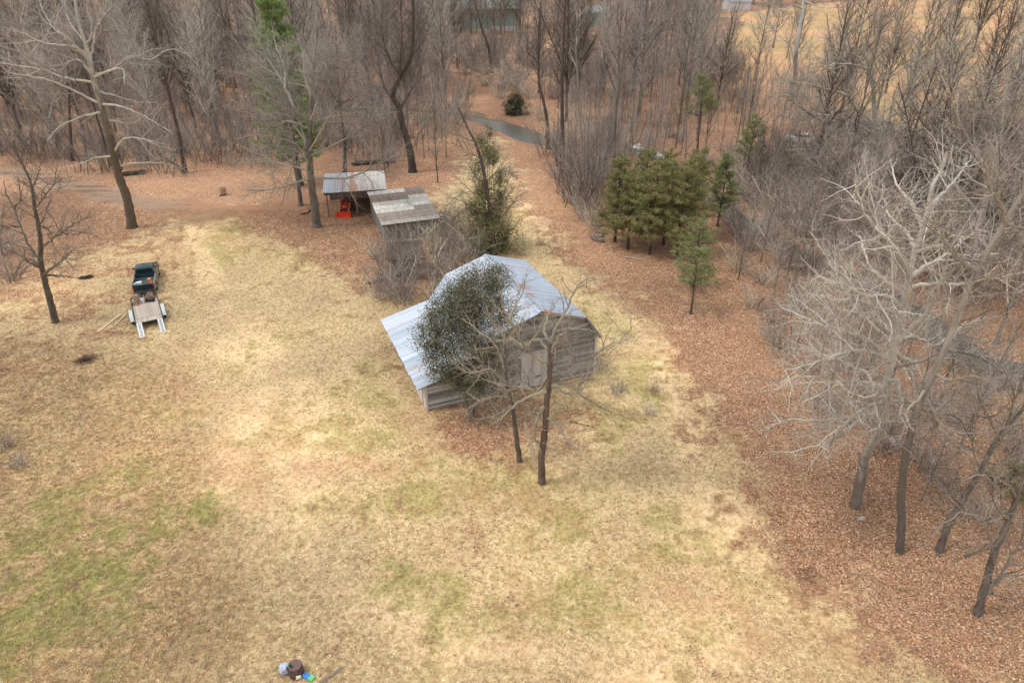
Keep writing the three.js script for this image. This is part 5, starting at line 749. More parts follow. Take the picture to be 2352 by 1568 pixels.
{ // low rusty shed
  const rng = RNG(712), S = thing('rusty_shed', 'low grey board shed with rusty patched sloping roof beside the vine brush', 'shed', [-13.5, 0, -68.1], 0.36);
  const rf = part('roof', new MB().hex([V(-0.2, 1.72, 0.2), V(6.0, 1.72, 0.2), V(6.0, 3.0, -7.2), V(-0.2, 3.0, -7.2)], [V(-0.2, 1.8, 0.2), V(6.0, 1.8, 0.2), V(6.0, 3.08, -7.2), V(-0.2, 3.08, -7.2)]).geo(), BEAM, S);
  const tones = [[0.62, 0.58, 0.52], [0.30, 0.22, 0.17], [0.24, 0.18, 0.14], [0.52, 0.46, 0.4], [0.66, 0.62, 0.56], [0.62, 0.58, 0.5], [0.34, 0.27, 0.22], [0.3, 0.25, 0.21], [0.4, 0.36, 0.32]];
  for (let r = 0; r < 9; r++) for (let c = 0; c < 3; c++) { const t0 = r / 9, t1 = (r + 1.12) / 9, z0 = lerp(-7.3, 0.3, t0), z1 = lerp(-7.3, 0.3, t1), y0 = lerp(3.14, 1.87, t0) + 0.025, y1 = lerp(3.14, 1.87, t1) + 0.045, x0 = -0.3 + c * 2.12 + rng.r(0, 0.06), x1 = x0 + 2.1, tn = tones[(r + (c === 2 && rng() < 0.4 ? 1 : 0)) % 9], mb = new MB(true); const n = 10; for (let i = 0; i <= n; i++) for (const [z, y] of [[z0, y0], [z1, y1]]) { const s = rng.r(0.75, 1.15); mb.v(lerp(x0, x1, i / n), y + (i % 2 ? 0.03 : 0), z, 0, 0.985, 0.17, [tn[0] * s, tn[1] * s, tn[2] * s]); } for (let i = 0; i < n; i++) mb.i.push(i * 2, i * 2 + 1, i * 2 + 2, i * 2 + 2, i * 2 + 1, i * 2 + 3); part('roof_sheet', mb.geo(), ROOFR, rf); }
  for (let k = 0; k < 36; k++) { const z = -k * 0.198, t = k / 36, h = lerp(1.72, 2.95, t); part('wall_board', boxG(-0.03, 0.0, 0.0, h - rng.r(0, 0.06), z - 0.185, z), rng.pick(PLANKG), S); part('wall_board', boxG(5.8, 5.83, 0.0, h, z - 0.185, z), rng.pick(PLANKG), S); }
  for (let k = 0; k < 29; k++) part('wall_board', boxG(k * 0.2, k * 0.2 + 0.187, -0.05, 1.74 - rng.r(0, 0.05), 0.0, 0.03), rng.pick(PLANKG), S);
  part('back_wall', boxG(0, 5.8, -0.1, 2.95, -7.15, -7.1), PLANKG[2], S);
  const b = G(903, 662), C = thing('wooden_crib', 'small grey board crib with dark low roof, overgrown beside the barn lawn', 'shed', [b.x - 0.2, b.y, -58.7], 0.2);
  for (let k = 0; k < 10; k++) { part('wall_board', boxG(k * 0.2, k * 0.2 + 0.188, -0.05, 1.75 + rng.r(-0.08, 0.03), 0, 0.03), rng.pick(PLANKG), C); part('wall_board', boxG(k * 0.2, k * 0.2 + 0.188, -0.05, 1.75, -2.6, -2.57), rng.pick(PLANKG), C); }
  for (let k = 0; k < 12; k++) for (const x of [-0.03, 1.99]) part('wall_board', boxG(x, x + 0.03, -0.05, 1.72, -0.05 - k * 0.21 - 0.2, -0.05 - k * 0.21), rng.pick(PLANKG), C);
  part('roof', new MB().hex([V(-0.5, 1.8, 0.3), V(2.9, 1.78, 0.3), V(2.9, 2.35, -2.9), V(-0.5, 2.35, -2.9)], [V(-0.5, 1.88, 0.3), V(2.9, 1.86, 0.3), V(2.9, 2.43, -2.9), V(-0.5, 2.43, -2.9)]).geo(), std(0.09, 0.065, 0.055, 1), C);
}

// ------------------------------------------------------------------ pickup, trailer, tractor
const wheelG = (() => { const t = new THREE.LatheGeometry([[0.2, -0.11], [0.33, -0.125], [0.375, -0.09], [0.385, 0], [0.375, 0.09], [0.33, 0.125], [0.2, 0.11]].map(([x, y]) => new THREE.Vector2(x, y)), 22).rotateZ(Math.PI / 2), r = new THREE.LatheGeometry([[0.001, 0.03], [0.06, 0.06], [0.08, 0.03], [0.17, 0.05], [0.2, 0.1], [0.21, 0.1], [0.21, -0.1], [0.001, -0.1]].map(([x, y]) => new THREE.Vector2(x, y)), 16).rotateZ(-Math.PI / 2); return [t, r]; })();
const RUBBER = std(0.025, 0.024, 0.023, 0.9), STEEL = std(0.5, 0.5, 0.5, 0.4, { metalness: 0.6 }), BLACKM = std(0.03, 0.03, 0.032, 0.6);
function wheel(parent, x, y, z, s = 1, rim = STEEL) { const w = part('wheel', wheelG[0], RUBBER, parent); w.position.set(x, y, z); w.scale.setScalar(s); if (x < 0) w.rotation.y = Math.PI; part('rim', wheelG[1], rim, w); return w; }
const ext = (pts, w, bevel = 0.04) => new THREE.ExtrudeGeometry(new THREE.Shape(pts.map(([a, b]) => new THREE.Vector2(a, b))), { depth: w - bevel * 2, bevelEnabled: true, bevelSize: bevel, bevelThickness: bevel, bevelSegments: 2, curveSegments: 6 }).translate(0, 0, -(w / 2 - bevel)).rotateY(Math.PI / 2); // side outline (forward, up) pulled across the width; forward is -z
{
  const b = [-32.75, H(-32.75, -56) - 0.02, -54.9], T = thing('pickup_truck', 'dark green pickup truck with loaded open bed hitched to the flat trailer', 'truck', b, 0.37);
  const GREEN = new THREE.MeshPhysicalMaterial({ color: new THREE.Color().setRGB(0.016, 0.055, 0.066), roughness: 0.35, metalness: 0.35, clearcoat: 0.8, clearcoatRoughness: 0.18 });
  const GLASS = new THREE.MeshPhysicalMaterial({ color: new THREE.Color().setRGB(0.006, 0.007, 0.009), roughness: 0.25, specularIntensity: 0.35 });
  const SILV = std(0.30, 0.31, 0.32, 0.45, { metalness: 0.5 });
  part('front_body', ext([[2.55, 0.42], [2.55, 1.12], [4.35, 1.12], [4.5, 1.1], [5.45, 0.98], [5.55, 0.85], [5.55, 0.45], [5.2, 0.4]], 1.82, 0.06), GREEN, T);
  // cab: a tapering house with rounded edges
  const cab = (() => { const mb = new MB(), ring = (y, zf, zb, hw, r) => { const o = []; for (const [sx, sz] of [[1, -1], [-1, -1], [-1, 1], [1, 1]]) for (let k = 0; k < 4; k++) { const a0 = [[0, -1], [-1, 0], [0, 1], [1, 0]]; const q = Math.atan2(sz, sx), a = q + (k / 3 - 0.5) * (-Math.PI / 2) * 1; o.push(V(sx * (hw - r) + Math.cos(a) * r, y, (sz < 0 ? zf + r : zb - r) + Math.sin(a) * r)); } return o; };
    const rs = [ring(1.1, -4.35, -2.58, 0.87, 0.08), ring(1.3, -4.15, -2.6, 0.855, 0.09), ring(1.62, -3.78, -2.7, 0.75, 0.12), ring(1.72, -3.66, -2.76, 0.68, 0.14), ring(1.755, -3.4, -3.0, 0.45, 0.2)], n = rs[0].length;
    rs.forEach((q, j) => q.forEach((p) => { const c = V(p.x, j > 2 ? 2.2 * (j - 2) : 0.25, p.z + 3.2).normalize(); mb.v(p.x, p.y, p.z, c.x, c.y, c.z); }));
    for (let j = 0; j + 1 < rs.length; j++) for (let k = 0; k < n; k++) { const k2 = (k + 1) % n, a = j * n + k, b2 = j * n + k2; mb.i.push(a, a + n, b2, b2, a + n, b2 + n); }
    const c = mb.v(0, 1.765, -3.2, 0, 1, 0), o = (rs.length - 1) * n; for (let k = 0; k < n; k++) mb.i.push(o + k, c, o + (k + 1) % n);
    const g = mb.geo().toNonIndexed(); g.computeVertexNormals(); return g; })();
  part('cab', cab, GREEN, T);
  const pane = (a, b2, c, d, e) => new MB().hex([a, b2, c, d], [a, b2, c, d].map((p) => p.clone().add(e))).geo();
  part('rear_window', pane(V(-0.7, 1.18, -2.575), V(0.7, 1.18, -2.575), V(0.63, 1.57, -2.665), V(-0.63, 1.57, -2.665), V(0, 0.004, 0.012)), GLASS, T);
  part('windshield', pane(V(-0.74, 1.16, -4.31), V(0.74, 1.16, -4.31), V(0.64, 1.59, -3.83), V(-0.64, 1.59, -3.83), V(0, 0.012, -0.012)), GLASS, T);
  for (const s of [-1, 1]) part('side_window', pane(V(s * 0.862, 1.18, -2.9), V(s * 0.862, 1.18, -4.0), V(s * 0.775, 1.56, -3.75), V(s * 0.775, 1.56, -2.95), V(s * 0.012, 0.003, 0)), GLASS, T);
  for (const s of [-1, 1]) { const d = part('door', boxG(Math.min(s * 0.912, s * 0.925), Math.max(s * 0.912, s * 0.925), 0.5, 1.08, -4.1, -2.75), s > 0 ? SILV : GREEN, T); part('door_handle', boxG(Math.min(s * 0.926, s * 0.95), Math.max(s * 0.926, s * 0.95), 0.95, 0.99, -3.0, -2.85), BLACKM, d); const m = part('mirror', new THREE.SphereGeometry(0.12, 10, 8).scale(0.9, 0.75, 0.5), BLACKM, T); m.position.set(s * 1.03, 1.2, -3.95); part('mirror_arm', new MB().bar(V(s * 0.86, 1.15, -3.95), V(s * 0.97, 1.19, -3.95), 0.04, 0.04).geo(), BLACKM, T); }
  for (const s of [-1, 1]) { // bed sides with wheel openings
    const o = new THREE.Shape(); o.moveTo(0.08, 0.45); o.lineTo(0.08, 1.1); o.lineTo(2.5, 1.1); o.lineTo(2.5, 0.45); o.lineTo(1.62, 0.45); o.absarc(1.2, 0.45, 0.44, 0, Math.PI, false); o.lineTo(0.08, 0.45);
    const g = new THREE.ExtrudeGeometry(o, { depth: 0.07, bevelEnabled: true, bevelSize: 0.015, bevelThickness: 0.015, bevelSegments: 1 }).rotateY(Math.PI / 2).translate(s > 0 ? 0.82 : -0.89, 0, 0); part('bed_side', g, s > 0 ? SILV : GREEN, T);
    part('tail_light', boxG(Math.min(s * 0.78, s * 0.9), Math.max(s * 0.78, s * 0.9), 0.72, 1.0, -0.075, -0.04), std(0.5, 0.04, 0.02, 0.3), T);
    part('headlight', boxG(Math.min(s * 0.55, s * 0.85), Math.max(s * 0.55, s * 0.85), 0.68, 0.86, -5.63, -5.58), std(0.7, 0.72, 0.75, 0.15), T);
    wheel(T, s * 0.8, 0.38, -1.2); wheel(T, s * 0.8, 0.38, -4.6);
  }
  part('bed_floor', boxG(-0.82, 0.82, 0.6, 0.66, -2.5, -0.12), std(0.07, 0.075, 0.08, 0.7), T); part('bed_front', boxG(-0.85, 0.85, 0.62, 1.1, -2.52, -2.46), GREEN, T);
  const tg = part('tailgate', boxG(-0.77, 0.77, 0.62, 1.1, -0.13, -0.07), std(0.02, 0.045, 0.055, 0.4, { metalness: 0.3 }), T); part('handle', boxG(-0.12, 0.12, 0.92, 0.98, -0.07, -0.05), BLACKM, tg);
  part('rear_bumper', boxG(-0.88, 0.88, 0.45, 0.6, -0.08, 0.1), std(0.12, 0.13, 0.14, 0.4, { metalness: 0.6 }), T); part('front_bumper', boxG(-0.88, 0.88, 0.42, 0.6, -5.72, -5.6), BLACKM, T); part('grille', boxG(-0.5, 0.5, 0.62, 0.86, -5.62, -5.58), BLACKM, T); part('chassis', boxG(-0.5, 0.5, 0.3, 0.5, -5.2, -0.1), BLACKM, T); part('cargo_rail', new MB().bar(V(-0.86, 1.13, -1.55), V(0.86, 1.13, -1.45), 0.03, 0.03).geo(), SILV, T);
  // what lies in the bed
  const at = (x, y, z) => { const v = V(x, y, z).applyAxisAngle(V(0, 1, 0), 0.37); return V(b[0] + v.x, b[1] + v.y, b[2] + v.z); };
  const boxy = (name, label, cat, p, w, h, d, c, turn, lid) => { const o = thing(name, label, cat, at(...p), 0.37 + turn); part('box', new THREE.ExtrudeGeometry(new THREE.Shape([[-w / 2, -d / 2], [w / 2, -d / 2], [w / 2, d / 2], [-w / 2, d / 2]].map((q) => new THREE.Vector2(...q))), { depth: h, bevelEnabled: true, bevelSize: 0.02, bevelThickness: 0.02, bevelSegments: 1 }).rotateX(-Math.PI / 2).translate(0, 0.02, 0), std(...c, 0.6), o); part('lid', boxG(-w / 2 - 0.03, w / 2 + 0.03, h + 0.045, h + 0.09, -d / 2 - 0.03, d / 2 + 0.03), std(...lid, 0.5), o); return o; };
  boxy('cooler', 'white lidded cooler in the truck bed', 'cooler', [-0.42, 0.66, -0.85], 0.42, 0.34, 0.3, [0.7, 0.68, 0.68], 0.1, [0.72, 0.7, 0.72]);
  boxy('storage_tote', 'small blue grey tote beside the white cooler in the truck bed', 'tote', [-0.68, 0.66, -0.6], 0.2, 0.34, 0.34, [0.2, 0.3, 0.36], -0.05, [0.26, 0.36, 0.4]);
  boxy('storage_tote', 'orange tote in the truck bed by the cab corner', 'tote', [0.42, 0.66, -1.3], 0.26, 0.36, 0.22, [0.65, 0.25, 0.05], 0.3, [0.6, 0.3, 0.1]);
  const can = thing('gas_can', 'red plastic fuel can in the truck bed corner', 'fuel can', at(0.62, 0.66, -0.45), 0.5); part('tank', ext([[-0.15, 0.02], [0.15, 0.02], [0.15, 0.26], [0.05, 0.36], [-0.15, 0.36]], 0.24, 0.03), std(0.55, 0.02, 0.03, 0.45), can); part('spout', new MB().bar(V(0, 0.34, -0.1), V(0, 0.5, -0.2), 0.05, 0.05).geo(), std(0.6, 0.45, 0.05, 0.5), can);
  const sack = thing('crumpled_sack', 'crumpled green sack in the middle of the truck bed', 'sack', at(0.15, 0.66, -0.55), 0.2); { const g = new THREE.IcosahedronGeometry(0.22, 3), p = g.attributes.position; for (let i = 0; i < p.count; i++) { const k = 1 + 0.25 * vn(p.getX(i) * 9, p.getZ(i) * 9 + p.getY(i) * 7); p.setXYZ(i, p.getX(i) * k * 1.2, Math.max(0.0, p.getY(i) * k * 0.6 + 0.1), p.getZ(i) * k); } g.computeVertexNormals(); part('cloth', g, std(0.08, 0.2, 0.14, 0.9), sack); }
}
{
  const o = [-29.75, H(-30.5, -51) - 0.0, -49.3], A = 0.52, T = thing('flatbed_trailer', 'flat plank trailer with white fenders and ramps down, hitched behind the pickup', 'trailer', o, A);
  const rng = RNG(721), WOODD = [[0.52, 0.43, 0.34], [0.58, 0.48, 0.38], [0.47, 0.385, 0.30], [0.54, 0.45, 0.37]].map((c) => std(...c, 0.85)), PAINT = std(0.62, 0.63, 0.62, 0.55), FR = std(0.05, 0.05, 0.055, 0.55);
  const deck = part('deck', boxG(-1.02, 1.02, 0.5, 0.56, -4.9, 0.0), FR, T);
  for (let k = 0; k < 10; k++) part('plank', boxG(-0.99 + k * 0.199, -0.99 + k * 0.199 + 0.192, 0.562, 0.6 + rng.r(0, 0.006), -4.85, -0.72), rng.pick(WOODD), deck);
  const dv = part('dovetail', new MB().hex([V(-1.0, 0.5, -0.69), V(1.0, 0.5, -0.69), V(1.0, 0.46, 0.02), V(-1.0, 0.46, 0.02)], [V(-1.0, 0.56, -0.69), V(1.0, 0.56, -0.69), V(1.0, 0.52, 0.02), V(-1.0, 0.52, 0.02)]).geo(), FR, T);
  for (let k = 0; k < 10; k++) { const x = -0.99 + k * 0.199; part('plank', new MB().hex([V(x, 0.562, -0.66), V(x + 0.192, 0.562, -0.66), V(x + 0.192, 0.522, 0.0), V(x, 0.522, 0.0)], [V(x, 0.598, -0.66), V(x + 0.192, 0.598, -0.66), V(x + 0.192, 0.56, 0.0), V(x, 0.56, 0.0)]).geo(), rng.pick(WOODD), dv); }
  for (const s of [-1, 1]) {
    part('side_rail', boxG(Math.min(s * 1.0, s * 1.07), Math.max(s * 1.0, s * 1.07), 0.4, 0.68, -4.95, 0.02), FR, T);
    const f = new THREE.Shape(); f.moveTo(0.55, 0.5); f.lineTo(0.85, 0.78); f.lineTo(2.35, 0.78); f.lineTo(2.65, 0.5); f.lineTo(2.6, 0.47); f.lineTo(2.33, 0.73); f.lineTo(0.87, 0.73); f.lineTo(0.6, 0.47); part('fender', new THREE.ExtrudeGeometry(f, { depth: 0.27, bevelEnabled: false }).rotateY(Math.PI / 2).translate(s > 0 ? 1.08 : -1.35, 0, 0), PAINT, T);
    wheel(T, s * 1.21, 0.36, -1.2, 0.92); wheel(T, s * 1.21, 0.36, -2.0, 0.92);
    // ramp: a plate with a row of slots
    const rs = new THREE.Shape([[-0.2, 0], [0.2, 0], [0.2, 1.75], [-0.2, 1.75]].map((q) => new THREE.Vector2(...q))); for (let k = 0; k < 10; k++) { const h = new THREE.Path(); const y = 0.14 + k * 0.155; h.moveTo(-0.09, y); h.lineTo(0.09, y); h.lineTo(0.09, y + 0.085); h.lineTo(-0.09, y + 0.085); h.closePath(); rs.holes.push(h); }
    const g = new THREE.ExtrudeGeometry(rs, { depth: 0.05, bevelEnabled: false }).rotateX(Math.PI / 2 + 0.3).translate(s * 0.78, 0.55, 0.0); part('ramp', g, PAINT, T);
  }
  part('axle', new MB().bar(V(-1.2, 0.34, -1.2), V(1.2, 0.34, -1.2), 0.09, 0.09).bar(V(-1.2, 0.34, -2.0), V(1.2, 0.34, -2.0), 0.09, 0.09).geo(), FR, T);
  part('tongue', new MB().bar(V(-0.9, 0.47, -4.9), V(-0.02, 0.5, -6.2), 0.09, 0.12).bar(V(0.9, 0.47, -4.9), V(0.02, 0.5, -6.2), 0.09, 0.12).geo(), FR, T); part('jack', new MB().bar(V(0, 0.1, -5.9), V(0, 0.9, -5.9), 0.07, 0.07).geo(), FR, T); part('front_rail', boxG(-1.0, 1.0, 0.6, 0.78, -4.98, -4.92), FR, T);
  const at = (x, y, z) => { const v = V(x, y, z).applyAxisAngle(V(0, 1, 0), A); return V(o[0] + v.x, o[1] + v.y, o[2] + v.z); };
  const logG = [0, 1, 2].map((s) => { const mb = new MB(true), r = RNG(730 + s), n = 9, L = r.r(0.34, 0.46), R0 = r.r(0.1, 0.14), ring = []; for (let k = 0; k < n; k++) ring.push(R0 * r.r(0.88, 1.1)); const bk = [0.16, 0.11, 0.08], cut = [0.58, 0.33, 0.16]; for (let k = 0; k < n; k++) { const a = k / n * 6.283, b = (k + 1) / n * 6.283, p = (q, i, x) => V(x, Math.sin(q) * ring[i % n], Math.cos(q) * ring[i % n]); mb.quad(p(a, k, -L / 2), p(b, k + 1, -L / 2), p(b, k + 1, L / 2), p(a, k, L / 2), bk); mb.tri(V(L / 2, 0, 0), p(a, k, L / 2), p(b, k + 1, L / 2), cut); mb.tri(V(-L / 2, 0, 0), p(b, k + 1, -L / 2), p(a, k, -L / 2), cut); } return mb.geo(); });
  const LM = VC(0.95); let first = true;
  const lay = (x, y, z, up) => { const m = new THREE.Mesh(rng.pick(logG), LM); m.name = numbered('firewood_log'); m.position.copy(at(x, y, z)); m.rotation.set(rng.n() * 0.3, A + (up ? Math.PI / 2 : rng() * 3), up ? 0 : rng.n() * 0.35); m.castShadow = m.receiveShadow = true; scene.add(m); tag(m, 'short cut firewood log in the pile at the trailer front', 'log', 'firewood logs on the trailer'); };
  for (let k = 0; k < 9; k++) lay(-0.85 + rng.r(0, 0.55), 0.72, -3.5 - rng.r(0, 0.9), k % 3 === 0); for (let k = 0; k < 7; k++) lay(0.35 + rng.r(0, 0.55), 0.72, -4.1 - rng.r(0, 0.6), k % 3 === 0); for (let k = 0; k < 6; k++) lay(-0.8 + rng.r(0, 0.5), 0.92, -3.8 - rng.r(0, 0.6), true); for (let k = 0; k < 5; k++) lay(0.45 + rng.r(0, 0.4), 0.92, -4.3 - rng.r(0, 0.3), true); for (let k = 0; k < 3; k++) lay(-0.3 + k * 0.3, 0.74, -4.6, true);
  const jug = thing('white_bucket', 'white plastic bucket lying among the firewood on the trailer', 'bucket', at(-0.15, 0.602, -3.75), A); part('tub', new THREE.LatheGeometry([[0.001, 0], [0.14, 0], [0.17, 0.38], [0.16, 0.38], [0.13, 0.03]].map((q) => new THREE.Vector2(...q)), 18), std(0.78, 0.76, 0.72, 0.5), jug); part('rim', new THREE.TorusGeometry(0.17, 0.014, 6, 18).rotateX(Math.PI / 2).translate(0, 0.38, 0), std(0.75, 0.73, 0.7, 0.5), jug);
  const saw = thing('chainsaw', 'black chainsaw resting on the trailer deck beside the logs', 'chainsaw', at(0.22, 0.602, -3.75), A + 0.9); part('engine', ext([[-0.14, 0], [0.14, 0], [0.16, 0.14], [0.05, 0.24], [-0.14, 0.2]], 0.2, 0.03), std(0.02, 0.02, 0.02, 0.6), saw); part('guide_bar', boxG(-0.01, 0.01, 0.05, 0.13, -0.6, -0.14), STEEL, saw); part('handle', new THREE.TorusGeometry(0.12, 0.015, 6, 14, Math.PI).rotateY(Math.PI / 2).translate(0, 0.2, 0), BLACKM, saw);
  const bag = thing('black_bag', 'black bag slumped at the right of the trailer firewood', 'bag', at(0.5, 0.602, -3.7), 0.3); { const g = new THREE.IcosahedronGeometry(0.24, 3), p = g.attributes.position; for (let i = 0; i < p.count; i++) { const k = 1 + 0.3 * vn(p.getX(i) * 8 + 4, p.getZ(i) * 8 + p.getY(i) * 6); p.setXYZ(i, p.getX(i) * k * 1.2, Math.max(0, p.getY(i) * k * 0.8 + 0.14), p.getZ(i) * k); } g.computeVertexNormals(); part('cloth', g, std(0.015, 0.015, 0.017, 0.5), bag); }
}
{ // compact tractor, nose and bucket toward the yard
  const b = [-19.35, H(-19.35, -77), -75.0], T = thing('tractor', 'orange compact tractor with front loader bucket, parked in the open shed', 'tractor', b, 0.02), OR = std(0.72, 0.07, 0.02, 0.45), GR = std(0.55, 0.55, 0.55, 0.5, { metalness: 0.3 });
  const bk = (pts, w) => ext(pts.map(([z, y]) => [-z, y]), w, 0.02);
  part('bucket', new MB().hex([V(-0.82, 0.05, -0.5), V(0.82, 0.05, -0.5), V(0.82, 0.05, 0.0), V(-0.82, 0.05, 0.0)], [V(-0.82, 0.09, -0.52), V(0.82, 0.09, -0.52), V(0.82, 0.07, 0.02), V(-0.82, 0.07, 0.02)]).box(0, 0.33, -0.53, 1.64, 0.5, 0.05).box(-0.82, 0.3, -0.32, 0.035, 0.46, 0.42).box(0.82, 0.3, -0.32, 0.035, 0.46, 0.42).box(0, 0.6, -0.47, 1.66, 0.06, 0.16).geo(), OR, T);
  for (const s of [-1, 1]) { const arm = part('loader_arm', new MB().bar(V(s * 0.52, 0.4, -0.55), V(s * 0.52, 0.75, -1.1), 0.08, 0.13).bar(V(s * 0.52, 0.75, -1.1), V(s * 0.52, 1.35, -2.2), 0.08, 0.13).geo(), OR, T); part('cylinder', new MB().bar(V(s * 0.52, 0.62, -0.55), V(s * 0.52, 1.3, -1.6), 0.06, 0.06).geo(), GR, arm); part('loader_post', new MB().bar(V(s * 0.5, 0.5, -2.15), V(s * 0.5, 1.4, -2.25), 0.1, 0.14).geo(), OR, T); wheel(T, s * 0.55, 0.35, -1.3, 0.92, OR); const w = wheel(T, s * 0.62, 0.6, -2.95, 1.55, OR); part('rear_fender', boxG(Math.min(s * 0.4, s * 0.8), Math.max(s * 0.4, s * 0.8), 1.12, 1.18, -3.3, -2.6), OR, T); }
  part('cross_tube', new MB().bar(V(-0.52, 0.75, -1.1), V(0.52, 0.75, -1.1), 0.09, 0.09).geo(), OR, T);
  part('hood', bk([[-2.2, 0.6], [-1.05, 0.55], [-1.0, 0.95], [-1.1, 1.08], [-2.2, 1.2]], 0.56), OR, T); part('grille', boxG(-0.2, 0.2, 0.62, 0.92, -1.0, -0.98), BLACKM, T); part('chassis', boxG(-0.2, 0.2, 0.35, 0.65, -3.2, -1.1), BLACKM, T);
  part('seat', bk([[-3.0, 0.95], [-2.6, 0.95], [-2.6, 1.05], [-2.88, 1.08], [-3.0, 1.45], [-3.06, 1.45]], 0.45), BLACKM, T); part('steering_wheel', new THREE.TorusGeometry(0.18, 0.018, 6, 18).rotateX(-1.0).translate(0, 1.35, -2.3), BLACKM, T); part('roll_bar', new MB().bar(V(-0.45, 0.8, -3.3), V(-0.45, 2.2, -3.3), 0.07, 0.07).bar(V(0.45, 0.8, -3.3), V(0.45, 2.2, -3.3), 0.07, 0.07).bar(V(-0.48, 2.2, -3.3), V(0.48, 2.2, -3.3), 0.07, 0.07).geo(), BLACKM, T);
}

// ------------------------------------------------------------------ small things on the ground
function crumple(r, sx, sy, sz, f, seed, lowCut = 0) { const g = new THREE.IcosahedronGeometry(r, 5), p = g.attributes.position; for (let i = 0; i < p.count; i++) { const x = p.getX(i), y = p.getY(i), z = p.getZ(i), k = 1 + 0.26 * vn(x * f + seed, z * f + y * f * 1.3) + 0.12 * vn(x * f * 2.7, z * f * 2.7 + y * f * 2 + seed); p.setXYZ(i, x * k * sx, Math.max(lowCut, y * k * sy + r * sy * 0.7), z * k * sz); } g.computeVertexNormals(); return g; }
function single(name, label, cat, geo, mat, pos, turn = 0, group) { const m = new THREE.Mesh(geo, mat); m.name = numbered(name); m.position.copy(pos); m.rotation.y = turn; m.castShadow = m.receiveShadow = true; scene.add(m); return tag(m, label, cat, group); }
{
  const bd = std(0.62, 0.44, 0.27, 0.85), bd2 = std(0.52, 0.38, 0.24, 0.9), bd3 = std(0.6, 0.47, 0.33, 0.85);
  const board = (label, a, b, w, h, m, group) => { const c = a.clone().add(b).multiplyScalar(0.5), mb = new MB(); mb.bar(a.clone().sub(c), b.clone().sub(c), w, h); return single('loose_board', label, 'board', mb.geo(), m, c, 0, group); };
  const g = (x, y, dy = 0.05) => G(x, y).add(V(0, dy, 0));
  board('longer tan board lying on the grass behind the trailer', g(224, 763), g(277, 722), 0.24, 0.05, bd); board('shorter narrow board lying on the grass nearer the trailer wheel', g(262, 750), g(291, 721), 0.14, 0.05, bd2);
  const f = G(1232, 1062), f2 = G(1229, 1078);
  board('long tan board propped against the gnarled yard tree', f.clone().add(V(0, 0.03, 0)), P(1204, 970, f.z - 0.5), 0.2, 0.05, bd3); board('short tan board propped beside the long board at the yard tree', f2.clone().add(V(0, 0.02, 0)), P(1216, 1010, f2.z - 0.4), 0.16, 0.05, bd);
  const s = G(513, 447), st = thing('stump_barrel', 'tan barrel shaped stump container with dark top on leaf litter', 'barrel', s, 0.3); part('barrel', new THREE.LatheGeometry([[0.001, 0.05], [0.36, 0.0], [0.4, 0.3], [0.39, 0.7], [0.36, 0.95], [0.31, 0.95], [0.3, 0.75], [0.001, 0.72]].map((q) => new THREE.Vector2(...q)), 18), std(0.42, 0.28, 0.19, 0.9), st); part('band', new THREE.TorusGeometry(0.395, 0.02, 6, 20).rotateX(Math.PI / 2).translate(0, 0.62, 0), std(0.08, 0.05, 0.04, 0.9), st); part('loose_plank', new MB().bar(V(0.3, -0.02, 0.4), V(-0.5, 0.05, 0.5), 0.18, 0.1).geo(), std(0.12, 0.06, 0.04, 1), st);
  // litter at the near edge of the lawn
  const t = G(655, 1543); single('plastic_bag', 'crumpled pale blue plastic bag on the lawn beside the brown stump', 'bag', crumple(0.27, 0.9, 1.15, 0.8, 7, 3), std(0.5, 0.54, 0.66, 0.35), t, 0.3);
  const k = G(680, 1545), ks = thing('tree_stump', 'squat brown tree stump with rough bark on the lawn beside the litter', 'stump', k, 0); { const mb = new MB(true); const pts = [V(0, -0.1, 0), V(0, 0.1, 0), V(0.01, 0.35, -0.02), V(0, 0.48, -0.03)]; mb.tube(pts, [0.38, 0.33, 0.31, 0.3], 16, bark([0.10, 0.062, 0.055], 0.5, 6), 0.12); part('bark', mb.geo(), M_TRUNK, ks); part('cut_top', new THREE.CircleGeometry(0.29, 16).rotateX(-Math.PI / 2).translate(0, 0.47, -0.03), std(0.16, 0.10, 0.085, 1), ks); }
  single('green_cup', 'small dark green cup lying on the stump edge', 'cup', new THREE.LatheGeometry([[0.001, 0], [0.05, 0], [0.065, 0.14], [0.058, 0.14], [0.045, 0.02]].map((q) => new THREE.Vector2(...q)), 14), std(0.02, 0.2, 0.1, 0.4), k.clone().add(V(-0.14, 0.475, 0.06)));
  const q = G(708, 1556); const bk = thing('food_carton', 'bright blue and green carton lying flat on the lawn', 'carton', q, -0.45); part('blue_panel', boxG(-0.27, 0.05, 0.0, 0.1, -0.12, 0.12), std(0.03, 0.22, 0.6, 0.45), bk); part('green_panel', boxG(0.052, 0.27, 0.0, 0.095, -0.13, 0.11), std(0.12, 0.5, 0.2, 0.45), bk);
  single('foam_cup', 'cream foam cup on its side next to the blue carton', 'cup', new THREE.CylinderGeometry(0.1, 0.075, 0.2, 16).rotateZ(1.45).translate(0, 0.1, 0), std(0.72, 0.62, 0.4, 0.6), q.clone().add(V(-0.4, 0, 0.05)), 0.4);
